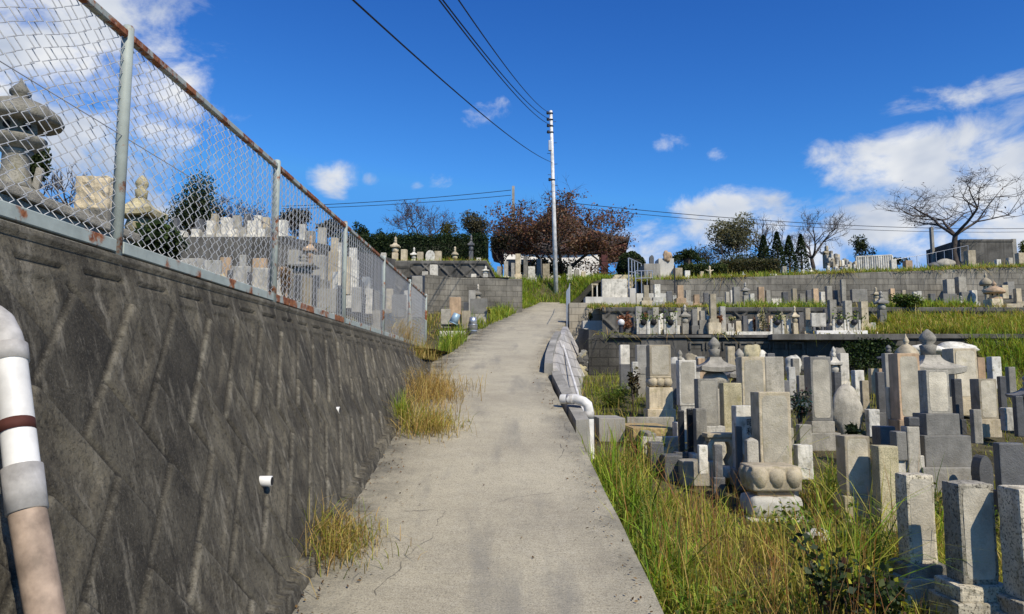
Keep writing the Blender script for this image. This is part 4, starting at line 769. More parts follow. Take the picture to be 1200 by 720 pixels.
bush('small round potted plant on the beige step wall', 692, 376, 21.3, 9, 13, [(.12,.12,.03), (.2,.17,.06), (.08,.1,.03)], 260, .06, 'potted_plant', 'plant', seed=37)
p = P(728, 388, Y1+.15); gl_ = thing('white_globe', 'white ball ornament on a dark foot in front of the reddish shrub', 'ornament', p); bm = bmesh.new(); bmesh.ops.create_uvsphere(bm, u_segments=16, v_segments=10, radius=.085); bm_obj('ball', bm, 'pvc', gl_, True, (0,0,.2)); bm = bmesh.new(); lathe(bm, [(.06,-.05),(.05,.1),(.07,.13)], 12); bm_obj('foot', bm, 'dark_metal', gl_)
for px, w, top, m, Y_, lb in ((743,6,372,'granite_dark',.7,'added dark gap filler at the very start of the terrace row behind the shrub'), (762,5,364,'granite_dark',.9,'added dark gap filler between the first two terrace plots'), (776,5,367,'stone_white',1.,'pale stone behind the gap after the second terrace stone'), (781,5,362,'granite_dark',.6,'added dark gap filler before the third terrace plot'), (796,5,361,'granite',1.2,'grey slim stone set back behind the third terrace plot'), (809,6,366,'granite_dark',.8,'added dark gap filler right behind the small terrace tower'), (820,5,360,'stone_beige',1.3,'tan slim stone set back behind the broad grey stepped grave'), (853,5,372,'granite',.9,'grey stub between the white narrow grave and the vase block'), (866,6,376,'stone_beige',.5,'tan low stone at the start of the white kerb strip'), (874,5,370,'granite_dark',1.1,'added dark gap filler above the middle of the white kerb strip'), (880,5,374,'granite_pale',.6,'pale stub above the white kerb strip'), (911,5,372,'granite_dark',.9,'added dark gap filler between the two brownish thin graves'), (925,5,374,'stone_white',.5,'white stub beside the slim beige tower'), (940,6,366,'granite_dark',.9,'added dark gap filler between the slim beige tower and the tablet'), (970,5,362,'granite_dark',.8,'added dark gap filler at the first of the three matching plots'), (987,5,366,'granite_dark',.7,'added dark gap filler between the first and middle matching plots'), (1006,5,366,'granite_dark',.7,'added dark gap filler between the middle and last matching plots'), (1024,6,378,'stone_white',.4,'white stub past the last matching plot')):  # dark ones are added to stand in for the shaded gaps between plots
    mid(lb, px, w, top, m, Y=Y1+Y_, tiers=((1.5,.2),))
# ------------------------------------------------------------------ upper terraces, far side
G3 = 'gravestones on the terrace below the block wall'
def up3(label, px, w, top, mat, py=357, Y=22.5, tiers=((1.6,.18),), **k): return grave(label, px, py, w, py-top, mat, tiers, Y=Y, g=g3, group=G3, b=.008, **k)
up3('tall beige stepped gravestone near the pipe rail stairs, first of two alike', 758, 6, 334, 'stone_beige', 361, 21, ((1.5,.15),(2.2,.3)))
up3('beige stepped gravestone on a carved foot, nearer the black post', 771, 7, 333, 'stone_white', 361, 21, ((1.6,.2),(2.1,.25)))
up3('pinkish beige obelisk on double plinths below the block wall', 798, 7, 334, 'stone_rose', 360, 21, ((1.7,.22),(2.2,.18)))
up3('small pinkish slab beside the grey tablet below the block wall', 817, 6, 345, 'stone_rose', 358)
up3('wide grey tablet stone below the block wall', 840, 15, 348, 'granite_blue', 360, 22, (), depth=.4)
up3('thin grey stone just before the pair of taller slabs', 853, 4, 342, 'granite', 357)
up3('white thin slab leaning on the grey tall slab', 858, 3, 340, 'granite_pale', 357)
up3('tall blue-grey inscribed slab below the block wall', 864, 7, 336, 'granite_blue', 361, 21.5)
tower('dark topped five-ring tower on a blue-grey block below the block wall', 874, 360, 9, 30, 'granite_blue', Y=21.8, g=g3, group='five-ring towers', body=.46)
up3('warm tan stone pillar standing alone against the block wall', 893, 6.5, 336, 'stone_rose', 359, 22.5)
up3('pale low stone in the terrace grass past the tan pillar', 912, 16, 350, 'stone_white', 359, 23, ())
up3('tan pillar stone where the terrace grass thickens', 957, 6, 338, 'stone_rose', 360, 22)
up3('thin tall grey slab in front of the block wall, first of two close slabs', 973, 6, 335, 'granite', 362, 22.)
up3('thin taller grey slab in front of the block wall, second of two close slabs', 990, 5, 327, 'granite', 362, 22.2)
up3('wide grey slab stone tilted against the block wall', 1008, 18, 339, 'granite_blue', 354, 22.6, (), depth=.3)
tower('tan five-ring tower behind the grassy bank beside the wide grey slab', 1027, 356, 9, 20, 'stone_beige', Y=22, g=g3, group='five-ring towers')
up3('small tan stub stone behind the bushy green weeds', 1060, 4, 340, 'stone_beige', 351)
up3('pale double stub, lower of the pair behind the weeds', 1073, 4, 342, 'granite_pale', 350)
up3('pale double stub, higher of the pair behind the weeds', 1078, 5, 341, 'stone_white', 350)
up3('small bright grey slab at the back edge of the grassy bank', 1088, 7, 355, 'granite_pale', 369, 20.6, ())
up3('mossy short stone half sunk behind the bank', 1107, 6, 356, 'granite', 368, 20.8, ())
up3('pale wedge stone lying by the mossy short stone', 1115, 10, 362, 'stone_white', 369, 20.5, ())
up3('wide dark family grave with two grey panels behind the bank', 1114, 16, 344, 'granite_blue', 356, 22.2, (), depth=.5)
up3('second wide dark grave panel beside the small blue-grey tower', 1133, 11, 342, 'granite_blue', 355, 22.4, (), depth=.5)
tower('small blue-grey tower on a wide foot behind the bank', 1127, 368, 11, 22, 'granite_blue', Y=20.8, g=g3, group='five-ring towers')
lantern('tall tan stone lantern before the shaded wall end', 1157, 360, 13, 42, 'stone_beige', Y=22., g=g3, group='stone lanterns')
lantern('broad tan stone lantern with a wide roof on a square block behind the bank', 1167, 368, 22, 40, 'stone_rose', Y=20.4, g=g3, group='stone lanterns')
blocks('stone_block', 'pair of large tan stone blocks under the broad lantern', 'stone block', 20.1, [('block_body', 1163, 350, 1176, 368, .4, 'stone_beige', .3, .12), ('block_body', 1180, 356, 1199, 368, .4, 'stone_beige', .3, .1)])
up3('tan slab in the shade of the upper wall', 1179, 7, 334, 'stone_beige', 350, 22.5, ())
up3('dark grey slab in the shade of the upper wall by the picture edge', 1186, 8, 330, 'granite_blue', 350, 22.8, ())
up3('thin grey slab against the sunlit end of the block wall', 1115, 9, 327, 'granite', 345, 24.2, ())
up3('thin grey board-like slab against the block wall nearer the lantern', 1129, 9, 324, 'granite', 345, 24.4, ())
for px, w, top, m, lb in ((785,6,341,'granite_dark','dark stone between the beige stepped graves and the pinkish obelisk'), (791,5,346,'stone_white','white stub by the pinkish obelisk'), (807,6,340,'granite','grey stone just past the pinkish obelisk'), (828,5,343,'granite_dark','dark slim stone before the wide grey tablet'), (882,5,344,'stone_white','pale stub between the dark topped tower and the tan pillar'), (901,5,340,'granite','grey slim stone just past the tan pillar'), (921,6,342,'granite_dark','dark stone in the middle of the terrace grass'), (932,5,338,'stone_beige','tan slim stone in the middle of the terrace grass'), (941,6,344,'granite','grey stub in the middle of the terrace grass'), (949,5,340,'granite_dark','dark slim stone before the tan pillar in thick grass'), (965,5,342,'stone_white','pale stub between the tan pillar and the close slabs'), (981,5,340,'granite_dark','dark slim stone between the two close slabs'), (1038,6,342,'granite','grey stub past the tan tower'), (1047,5,338,'stone_rose','rosy slim stone before the bushy weeds'), (1094,6,344,'granite_dark','dark stone behind the bright grey slab'), (1143,6,340,'stone_white','pale stub between the grave panels and the tall lantern'), (1195,6,338,'stone_beige','tan stone in the shade right by the picture edge')):
    up3(lb, px, w, top, m)
for px, py, w, h, m, Y_, lb in ((762,470,9,40,'granite',12.6,'grey slim stone between the bluish grave and the lotus grave'), (790,472,9,46,'granite_dark',12.0,'dark slim stone right behind the beige lotus gravestone'), (818,480,9,52,'granite_pale',11.6,'pale slim stone before the large five-ring tower'), (852,470,9,44,'granite_dark',11.8,'dark slim stone between the two grey five-ring towers'), (878,466,9,42,'stone_white',12.6,'white slim stone between the small tower and the grey granite grave'), (922,498,11,52,'granite_dark',10.4,'dark stone at the foot of the tall grey granite grave'), (934,450,8,30,'granite',14.2,'grey stub below the pale rough boulder'), (957,478,9,36,'stone_white',12.2,'white slim stone behind the artificial flowers'), (984,486,10,50,'granite_dark',11.0,'dark slim stone between the bluish grave and the boulder memorial'), (1016,486,10,40,'stone_beige',11.4,'tan slim stone behind the stubby chipped stone'), (1035,492,10,56,'granite_dark',10.8,'dark slim stone before the slender tan post'), (1060,450,9,34,'granite',13.6,'grey slim stone beneath the tan lantern'), (1088,500,11,60,'granite_dark',10.0,'dark stone between the rosy grave and the family tomb'), (1126,500,11,56,'granite_dark',10.2,'dark stone behind the family tomb beside the high-shouldered grave'), (1148,520,12,40,'granite',8.8,'grey stub in the weeds past the family tomb'), (1178,485,9,44,'granite_dark',10.8,'dark slim stone behind the beige grave with the pale foot'), (823,452,8,32,'stone_rose',14.0,'rosy stub in front of the terrace wall by the large tower'), (905,448,9,34,'granite_dark',14.2,'dark stub in front of the terrace wall behind the granite grave'), (843,566,12,44,'granite_dark',6.9,'dark short post in the grass below the offering table'), (825,556,13,34,'stone_white',7.2,'white short post in the grass by the stone step'), (868,560,9,60,'granite_dark',7.15,'dark slim post right before the pale inscribed gravestone')):
    grave(lb, px, py, w, h, m, ((1.4,.15),) if h > 40 else (), Y=Y_, group='slim stones between the larger graves', rough=.004 if h < 45 else 0)
G4 = 'small stones along the grassy skyline terrace'
def up4(label, px, w, top, mat, py=326, Y=26.2, tiers=((1.5,.15),), **k):
    q = P(px, py, Y); return grave(label, px, py, w, py-top, mat, tiers, Y=Y, g=g4, group=G4, b=.01, bury=.5, **k)
up4('white square stone on the skyline terrace beside the palm', 806, 6, 317, 'stone_white')
up4('dull small stone in the skyline grass near the white statue', 823, 4, 318, 'stone_beige')
up4('white block stub in the skyline grass below the low hedge', 856, 4, 322, 'stone_white', 327)
up4('tiny white stub in the skyline grass below the low hedge', 864, 3, 323.5, 'stone_white', 327)
up4('flat white stone below the end of the low hedge', 907, 8, 321, 'stone_white', 326, tiers=())
up4('tall grey slab standing in front of the cypresses', 920, 5, 312, 'granite', 325)
up4('pale stub by the bare tree on the skyline terrace', 942, 4, 316, 'granite_pale', 325)
tower('tiny pale tower by the trunk of the bare tree', 951, 325, 5, 12, 'stone_white', Y=26.5, g=g4, group='five-ring towers')
tower('tiny pale five-ring tower below the low hedge', 871, 327, 5, 9, 'stone_white', Y=26.3, g=g4, group='five-ring towers')
up4('brown square stone beside the railing corner', 1066, 8, 305, 'stone_rose', 317, 30, ())
up4('tall tan square pillar on the skyline in front of the dark building', 1140, 9, 293, 'stone_beige', 314, 30, ((1.4,.25),))
up4('small white stub in front of the dark building', 1171, 5, 304, 'stone_white', 312, 30, ())
up4('small grey stub at the building corner', 1185, 5, 302, 'granite', 311, 30, ())
up4('square pale stone at the picture edge by the building', 1198, 7, 296, 'stone_beige', 309, 30, ())
rock('low pale boulder in the skyline grass under the spreading bare tree', 1112, 313, 22, 10, 'granite', Y=30, seed=51, name='boulder', cat='boulder')
rock('dark low boulder in the skyline grass beside the pale low one', 1096, 314, 14, 7, 'granite_dark', Y=30, seed=52, name='boulder', cat='boulder')
# statue
p = P(832, 328, 26.3); s = mpp(320, 26.3); st = thing('stone_statue', 'small pale standing statue with spread arms in the skyline grass', 'statue', p); bm = bmesh.new()
lathe(bm, [(2.6*s,-.2),(2.2*s,2*s),(1.3*s,6*s),(1.6*s,9*s),(1.7*s,11*s),(.7*s,12.4*s),(1.3*s,13.6*s),(1.3*s,15*s),(.5*s,16.4*s)], 12); bm_obj('figure', bm, 'stone_beige', st, True)
tubes_obj('sleeve', [([(-4.5*s,0,11.5*s),(-1*s,0,10.2*s)], [.6*s,1*s]), ([(4.5*s,0,11.5*s),(1*s,0,10.2*s)], [.6*s,1*s])], 'stone_beige', st, 8)
# pagoda-like heap of old stones
p = P(990, 322, 29); s = mpp(305, 29); pg = thing('stone_mound', 'pyramid mound of old grave markers topped by a little stone pagoda', 'memorial mound', p)
for i in range(56):
    lv = i//12; n = (14, 12, 10, 10)[min(3, lv)]; x = random.uniform(-1, 1)*(21-lv*4.6); bm = bmesh.new(); hh = random.uniform(6, 11); box(bm, (x*s, lv*.32+random.uniform(-.1, .1), (lv*6.6-1)*s), (3*s, .18, hh*s), .02, top=random.choice((None, 'point')))
    bm_obj('grave_marker', bm, random.choice(('stone_beige','stone_white','granite')), pg)
bm = bmesh.new(); box(bm, (-3*s,1.35,14*s), (7*s,.3,17*s), .02); roof(bm, 5.5*s, 5.5*s, 1.6*s, 1.6*s, 5*s, .06, .05, 31*s); bmesh.ops.translate(bm, verts=[v for v in bm.verts if v.co.z > 31*s-.01 and abs(v.co.y) < 1.2], vec=(-3*s, 1.35, 0)); box(bm, (-3*s,1.35,35*s), (2.8*s,.2,6*s), .02, top='point'); bm_obj('pagoda', bm, 'stone_beige', pg)
bm = bmesh.new(); lathe(bm, [(3*s,12*s),(2*s,17*s),(1*s,19*s),(1.4*s,20*s),(.2*s,25*s)], 10, (8*s, 1.2, 0)); bm_obj('finial', bm, 'granite', pg, True)
# railings
def railing(label, pts_, h, n, mat='steel', r=.025, mids=1, name='railing'):
    a = Vector(pts_[0]); root = thing(name, label, 'railing', a); L = [0]
    for q, w_ in zip(pts_, pts_[1:]): L.append(L[-1]+(Vector(w_)-Vector(q)).length)
    at = lambda t: Vector([np.interp(t*L[-1], L, [q[i] for q in pts_]) for i in range(3)])-a
    for k in range(n): q = at(k/(n-1)); tubes_obj('baluster' if mids == 0 else 'post', [([q-Vector((0,0,.2)), q+Vector((0,0,h))], r)], mat, root, 6)
    for m in range(mids+1): tubes_obj('rail', [([Vector(q)-a+Vector((0,0,h*(1-m*.45))) for q in pts_], r)], mat, root, 6)
    return root
bl = railing('white balustrade of close bars beside the stone mound', [P(1004,319,30), P(1046,317,30)], .62, 17, 'stone_white', .04, 0, 'balustrade')
railing('thin grey handrail climbing from the balustrade to the spreading tree', [P(1047,316,31), P(1085,310,31), P(1135,299,32)], .42, 9, 'steel', .01, 0)
blocks('gate_pillar', 'short pale pillar closing the balustrade', 'pillar', 29.9, [('shaft', 1045, 304, 1051, 318, .3, 'stone_white', .3)])
# dark building on the skyline
db = blocks('storage_building', 'long low dark concrete building behind the spreading bare tree', 'building', 36, [('wall_face', 1126, 283, 1187, 316, 3, 'conc_dark', 1.), ('wall_end', 1187, 280, 1192, 312, 2.9, 'conc', 1., .05), ('roof_slab', 1125.5, 280.5, 1187.5, 283.5, 3.05, 'conc_dark', 0, -.03)])
blocks('utility_post', 'thin grey utility post behind the spreading bare tree', 'post', 38, [('post_body', 1092.5, 266, 1095.5, 318, .2, 'conc', .5)])
# ------------------------------------------------------------------ beside the path: monument, steps, rails
blocks('stone_monument', 'large blank white stone monument slab on a wide grey base by the stairs', 'monument', 22.5, [('slab', 705.5, 327, 735, 348.5, .25, 'granite_pale'), ('base', 705, 348.5, 738, 358.5, .5, 'conc_light', .4, -.1)])
blocks('step_wall', 'beige block wall with a stepped grey cap beside the white monument', 'wall', 21.6, [('lower_wall', 667, 355, 706, 377, .5, 'block_beige', .8), ('upper_block', 686, 348, 706, 355.3, .6, 'conc_light', .1, .1), ('cap', 683, 376, 717, 385, .4, 'conc_light', .8, -.9)])
blocks('grave_plot_wall', 'pale stepped grave plot walls between the monument and the block wall', 'wall', 23.4, [('wall_face', 738, 338, 745, 361, .3, 'conc_light', .5), ('wall_face', 746, 344, 781, 362, .3, 'stone_white', .5, .2)])
railing('steel railing standing edge-on along the top of the path', [P(664,378,20.4), P(667,366,25), P(668,358,28)], .85, 9, 'steel', .01, 0)
railing('steel pipe handrail beside the stairs at the white monument', [P(737,338,24), P(746,337,28), P(752,338,30)], 1.0, 5, 'steel', .02, 1)
railing('low grey pipe rail below the round clipped bush', [P(745,337,24.5), P(765,336,25.5)], .55, 4, 'steel', .018, 1)
stp = thing('stone_stairs', 'short flight of pale stone steps beside the monument railing', 'stairs', P(722, 334, 25))
for i in range(5): bm = bmesh.new(); box_px(bm, 712+i*2, 331-i*2.2, 736+i*1.5, 335-i*2.2, 25+i*.35, .4, .01, .4, off=stp.location); bm_obj('step', bm, 'stone_beige', stp)
blocks('bench', 'small pale wooden stand on thin legs at the grass below the stairs', 'bench', 24, [('seat', 693, 332.5, 701, 334.5, .3, 'stone_beige'), ('leg', 693.5, 334.5, 695, 347, .06, 'stone_beige', .1), ('leg', 699, 334.5, 700.5, 347, .06, 'stone_white', .1)])
blocks('tomb_terrace', 'grey block tomb platform with a rounded black stone on top near the clipped bush', 'tomb', 29, [('platform', 755, 309, 774, 332, 1.2, 'conc', .5), ('rear_wall', 772, 303, 790, 332, .8, 'conc_light', .5, .5), ('ledge', 790, 314, 800, 333, .6, 'stone_beige', .5, .3)])
grave('dark rounded headstone standing on the grey tomb platform', 764, 309, 5, 10, 'granite_dark', (), Y=29.3, top='round', g=g4, bury=.02)
blocks('dark_post', 'slim black post in front of the block wall end', 'post', 24, [('post_body', 790, 312, 791.6, 333, .06, 'dark_metal', .3)])
up4('tall beige slab below the tomb platform, first of two', 764, 5, 320, 'stone_beige', 334, 25.5, ())
up4('beige slab below the tomb platform beside its dark twin', 773, 4, 322, 'stone_beige', 334, 25.6, ())
rock('reddish lump of rock on the pale wall near the palm', 783, 305, 10, 11, 'stone_rose', Y=29.4, seed=61, name='boulder', cat='boulder', rough=.4)
# utility pole, second pole and wires
pb = P(652, 347, 35); pt = P(645.5, 130, 35); pl = thing('utility_pole', 'white mottled concrete utility pole rising beside the leafless cherry tree', 'utility pole', pb); L_ = pt-pb
tubes_obj('pole_shaft', [([Vector((0,0,-.4)), L_*.5, L_], [.115, .095, .072])], 'pole', pl, 18, caps=True)
for k in range(12):
    f = .3+.058*k; q = L_*f; sd = 1 if k % 2 else -1; tubes_obj('step_bolt', [([q, q+Vector((sd*.24, -.03, 0))], .012)], 'dark_metal', pl, 6)
for f in (.88, .915, .95, .985, .62): tubes_obj('band', [([L_*f-Vector((0,0,.025)), L_*f+Vector((0,0,.025))], .105 if f > .8 else .115)], 'dark_metal', pl, 14, caps=True); lathe_ = bmesh.new(); lathe(lathe_, [(.05,-.07),(.075,-.03),(.05,0),(.075,.03),(.045,.07)], 10); bm_obj('insulator', lathe_, 'dark_metal', pl, True, L_*f+Vector((-.16,-.08,0)))
bm = bmesh.new(); box(bm, tuple(L_*.8+Vector((-.1,-.2,-.25))), (.16,.16,.5), .02); bm_obj('junction_box', bm, 'steel', pl)
def wire(label, a, b, sag, r=.012, n=24):
    a, b = Vector(a), Vector(b); root = thing('overhead_cable', label, 'cable', a, 0, 'overhead cables'); tubes_obj('cable_line', [([(b-a)*(k/n)-Vector((0,0,sag*4*(k/n)*(1-k/n))) for k in range(n+1)], r)], 'cable', root, 5)
wire('lowest overhead cable, the lone one sweeping up to the pole well below the others', P(395,-17,7), pb+L_*.715, .25, .012)
wire('overhead cable of the close trio, the one on the outside of the bend', P(492,-30,8), pb+L_*.92, .3, .012)
wire('overhead cable of the close trio, the middle one', P(496,-30,8.2), pb+L_*.95, .3, .012)
wire('overhead cable slightly apart from the close trio, ending at the pole head', P(517,-30,8.4), pb+L_*.985, .3, .011)
wire('upper of two faint cables between the far pole and the fence', P(330,242,50), P(599,223,50), .15, .022)
wire('lower of two faint cables between the far pole and the fence', P(330,245,50), P(599,229,50), .15, .02)
wire('faint cable running from behind the cherry tree to the bare trees', P(668,238,45), P(1200,268,60), .5, .022)
wire('second faint cable just under the one behind the bare trees', P(668,243,45), P(1200,272,60), .5, .018)
blocks('utility_pole', 'thin far utility pole half hidden in the cherry branches', 'utility pole', 50, [('pole_shaft', 600, 218, 603, 320, .17, 'conc', .5)])
# ------------------------------------------------------------------ house behind the tree
YH = 47; hp = P(664, 334, YH); hs_ = mpp(300, YH); hr = thing('temple_hall', 'white walled hall with a maroon corner and curved tiled roof behind the cherry tree', 'building', hp)
bm = bmesh.new(); box(bm, (-.95, 2.6, -.6), (6.1, 5, 3.2), .01); bm_obj('wall', bm, 'white_wall', hr)
bm = bmesh.new(); box(bm, (2.45, .12, -.6), (.42, .4, 3.3), .01); bm_obj('corner_post', bm, 'maroon', hr)
for x in (-3.45, -2.5, -1.55): 
    bm = bmesh.new(); box(bm, (x, .07, .35), (.8, .06, 1.3), .01); w_ = bm_obj('window', bm, 'dark_glass', hr)
    bm = bmesh.new(); box(bm, (x, .03, .3), (.9, .06, .06), .005); box(bm, (x, .03, 1.64), (.9, .06, .06), .005); box(bm, (x-.44, .03, .36), (.05, .06, 1.28), .005); bm_obj('frame', bm, 'white_wall', w_)
bm = bmesh.new(); roof(bm, 4.45, 2.85, .5, .15, 3.4, .75, .2, 0, 9, 4, 1.35); o = bm_obj('roof', bm, 'tile', hr); o.location = (-.4, 2.6, 2.1)
bm = bmesh.new(); box(bm, (-.4, 2.6, 5.3), (1.4, .4, .35), .05); bm_obj('ridge', bm, 'tile', hr)
bm = bmesh.new(); roof(bm, 4.35, 2.75, 3.4, 2.5, .12, .7, .06, 0, 2); o = bm_obj('eave_lining', bm, 'maroon', hr); o.location = (-.4, 2.6, 1.98)
GT = 'small graves in the shade of the cherry tree'
for i, (px, top, w, m, lb) in enumerate(((576,318,5,'granite_pale','pale low stone at the hedge end under the shade'), (585,312,5,'granite','grey stone under the cherry branches beside the hedge end'), (593,306,5,'granite_pale','light upright stone under the cherry branches'), (601,308,4,'granite_blue','bluish thin stone under the cherry branches'), (607,297,6,'stone_beige','tall tan pillar stone in front of the hall windows'), (616,300,5,'granite_blue','dark tall stone in front of the hall windows'), (623,312,8,'granite_pale','wide pale stone in front of the hall windows'), (632,303,6,'granite_dark','dark pillar stone near the cherry trunk'), (640,309,8,'stone_beige','roofed tan stone right by the utility pole'), (668,312,5,'granite_pale','light stone seen between the cherry stems'), (676,316,6,'granite','grey stone past the cherry stems'), (684,318,5,'stone_beige','tan stone below the white hall wall'), (693,322,4,'granite_dark','dark thin stone below the white hall wall'))):
    grave(lb, px, 330, w, 330-top, m, ((1.5,.25),), Y=35.6+.5*(i % 3), g=gtop, group=GT, b=.01, bury=.5)
for px, py, lb in ((569,325,'white little tower on the block wall end'), (555,326,'white stub on top of the curved block wall'), (508,323,'light cube stone at the corner of the curved block wall'), (498,323,'pale small cap on the block wall corner')):
    if px == 569: tower(lb, px, py, 9, 14, 'stone_white', Y=27.1, g=gl3, group='five-ring towers')
    else: grave(lb, px, py, {555:6, 508:9, 498:7}[px], {555:5, 508:13, 498:5}[px], 'granite_pale', (), Y=27., g=gl3, b=.01)
# hedge terrace stones
GH = 'stones along the hedge terrace'
def hd(label, px, w, ty, mat, **k): return grave(label, px, 310, w, 310-ty, mat, k.pop('tiers', ((1.3,.12),)), Y=29.6, g=gtop, group=GH, b=.01, bury=.4, **k)
tower('tall beige slender pagoda stone before the hedge', 463, 310, 11, 34, 'stone_beige', Y=29.6, g=gtop, group='five-ring towers', body=.42, name='slender_pagoda')
hd('plain tan slab with a few carved marks next to the slender pagoda', 473, 7, 292, 'stone_beige')
tower('beige five-ring tower with a cluster of slabs beside it before the hedge', 485, 310, 8, 21, 'stone_white', Y=29.6, g=gtop, group='five-ring towers')
hd('small tan slab tucked behind the clustered five-ring tower', 492, 7, 295, 'stone_beige')
hd('rounded pale boulder-like headstone before the hedge', 504, 11, 293, 'stone_white', top='round', tiers=())
hd('tan fluted slab beside the rounded headstone', 513, 8, 294, 'stone_beige')
tower('squat tan five-ring tower standing alone before the hedge', 533, 311, 9, 23, 'stone_beige', Y=29.6, g=gtop, group='five-ring towers', body=.3, round_cap=True)
tower('dark tall slender tower with a mast tip before the hedge', 552, 310, 8, 36, 'granite_dark', Y=29.6, g=gtop, group='five-ring towers', body=.45)
hd('white framed slab at the end of the hedge terrace', 561, 5, 302, 'granite_pale')
hd('small white stone beside the framed slab at the hedge end', 568, 5, 305, 'granite_pale')
hd('pale slab nearly hidden behind the fence top rail', 449, 6, 296, 'stone_white')
# by the path: bucket corner
bx_ = 21.5
blocks('low_wall', 'low concrete wall with a white slanting cap where the fence ends', 'wall', 17.2, [('wall_face', 512, 394, 546, 425, .3, 'conc_dark', .3), ('cap', 515, 388, 545, 395, .35, 'granite_pale', 0, -.03)])
grave('warm orange-tan square pillar among the buckets', 533, 380, 13, 32, 'stone_rose', (), Y=18.6, g=lambda x, y: path_z(y), b=.01, bury=.4)
grave('grey short stone behind the tilted blue-grey bucket', 522, 384, 11, 22, 'granite', (), Y=18.4, g=lambda x, y: path_z(y), b=.01, bury=.4)
grave('beige short stone between the two buckets', 546, 386, 10, 22, 'stone_beige', (), Y=18.5, g=lambda x, y: path_z(y), b=.01, bury=.4)
blocks('grave_tablet', 'grey rectangular memorial tablet on a table foot before the curved block wall', 'memorial tablet', 20.5, [('tablet', 551, 350, 571, 368, .12, 'granite_blue'), ('foot', 553, 368, 570, 380, .2, 'granite', .4)])
grave('blue-grey headstone behind the memorial tablet', 553, 372, 8, 32, 'granite_blue', (), Y=21.4, g=lambda x, y: path_z(y), b=.01, bury=.4)
tower('little grey five-ring tower behind the memorial tablet', 560, 372, 9, 40, 'granite', Y=21.6, g=lambda x, y: path_z(y), group='five-ring towers', body=.5)
grave('dark small lamp-like stone beside the memorial tablet', 546, 372, 6, 18, 'granite_dark', (), Y=20.4, g=lambda x, y: path_z(y), b=.01, bury=.4)
blocks('bucket_stand', 'black iron bucket stand by the end of the fence', 'stand', 17.9, [('shelf', 517, 380, 541, 382, .3, 'dark_metal'), ('leg', 519, 382, 520.5, 392, .04, 'dark_metal', .2), ('leg', 536, 382, 538, 392, .04, 'dark_metal', .2), ('leg', 529, 382, 531, 392, .04, 'dark_metal', .2, .2)])
def bucket(label, px, py, Y, w, h, mat, rx=0, ry=0):
    p = P(px, py, Y); s = mpp(py, Y); root = thing('bucket', label, 'bucket', p, 0, 'buckets by the path', rx, ry); r = w*s/2; hh = h*s
    bm = bmesh.new(); lathe(bm, [(r*.98, 0), (r*.72, hh), (r*.6, hh+.004)], 20); bm_obj('bucket_body', bm, mat, root, True); bm = bmesh.new(); lathe(bm, [(r, -.008), (r*1.06, 0), (r, .012)], 20); bm_obj('rim', bm, mat, root, True)
    tubes_obj('handle', [([(r*math.cos(a), -.02, -.01-.5*r*math.sin(a)) for a in np.linspace(0, math.pi, 9)], .004)], 'dark_metal', root, 5)
bucket('blue-grey bucket tipped over on the black iron stand', 531, 379, 17.8, 11, 12, 'bucket_blue', 0, R(22))
bucket('dull silver bucket turned upside down on a dark tub beside the stand', 554, 381, 18.2, 11, 9, 'bucket_steel')
p = P(554, 391, 18.2); tb = thing('tub', 'dark banded tub under the silver bucket', 'tub', p); bm = bmesh.new(); lathe(bm, [(.1,-.1),(.105,.0),(.115,.1),(.118,.2)], 18); bm_obj('tub_body', bm, 'granite_dark', tb, True); tubes_obj('hoop', [([(0,0,.05),(0,0,.08)], .118)], 'bucket_steel', tb, 18)
bush('few yellow flowers beside the grey memorial tablet', 573, 372, 20.4, 5, 16, [(.6,.42,.04), (.55,.5,.1), (.1,.16,.03)], 90, .06, 'flower_bunch', 'flowers', seed=41)
# ------------------------------------------------------------------ behind the fence
GL = 'graves close behind the fence'
kg = thing('tomb_platform', 'long grey granite tomb platform behind the fence carrying the big lantern', 'tomb', (-3.1, 3.2, 2.1))
bm = bmesh.new(); box(bm, (0, 0, -.2), (1.6, 2.5, .61), .015); bm_obj('platform', bm, 'granite', kg); bm = bmesh.new(); box(bm, (.02, 0, .409), (1.62, 2.54, .05), .01); bm_obj('coping', bm, 'granite', kg); bm = bmesh.new(); box(bm, (-.15, .6, .455), (1.25, 1.5, .12), .012); bm_obj('upper_step', bm, 'granite', kg)
bm = bmesh.new(); box(bm, (.1, 1.4, -.2), (1.3, .3, .5), .015); bm_obj('end_block', bm, 'granite_pale', kg)
lantern('big mushroom-capped grey stone lantern behind the fence at the picture edge', 16, 224, 92, 146, 'lantern_stone', Y=4.2, group='stone lanterns')
grave('small post stone standing beside the big grey lantern', 38, 226, 10, 32, 'granite', (), Y=4.35, bury=.1, group=GL, rz=.3, lean=.15)
grave('rough tan block memorial on a grey plinth behind the first fence post', 104, 262, 46, 58, 'stone_beige', ((1.25,.3),), Y=4.9, tmat='granite', rough=.012, bury=.4, depth=.6, group=GL)
tower('large tan five-ring tower behind the fence with a broad rounded roof', 162, 300, 46, 102, 'stone_yellow', Y=5.6, body=.12, round_cap=False, group='five-ring towers', plinth=.14)
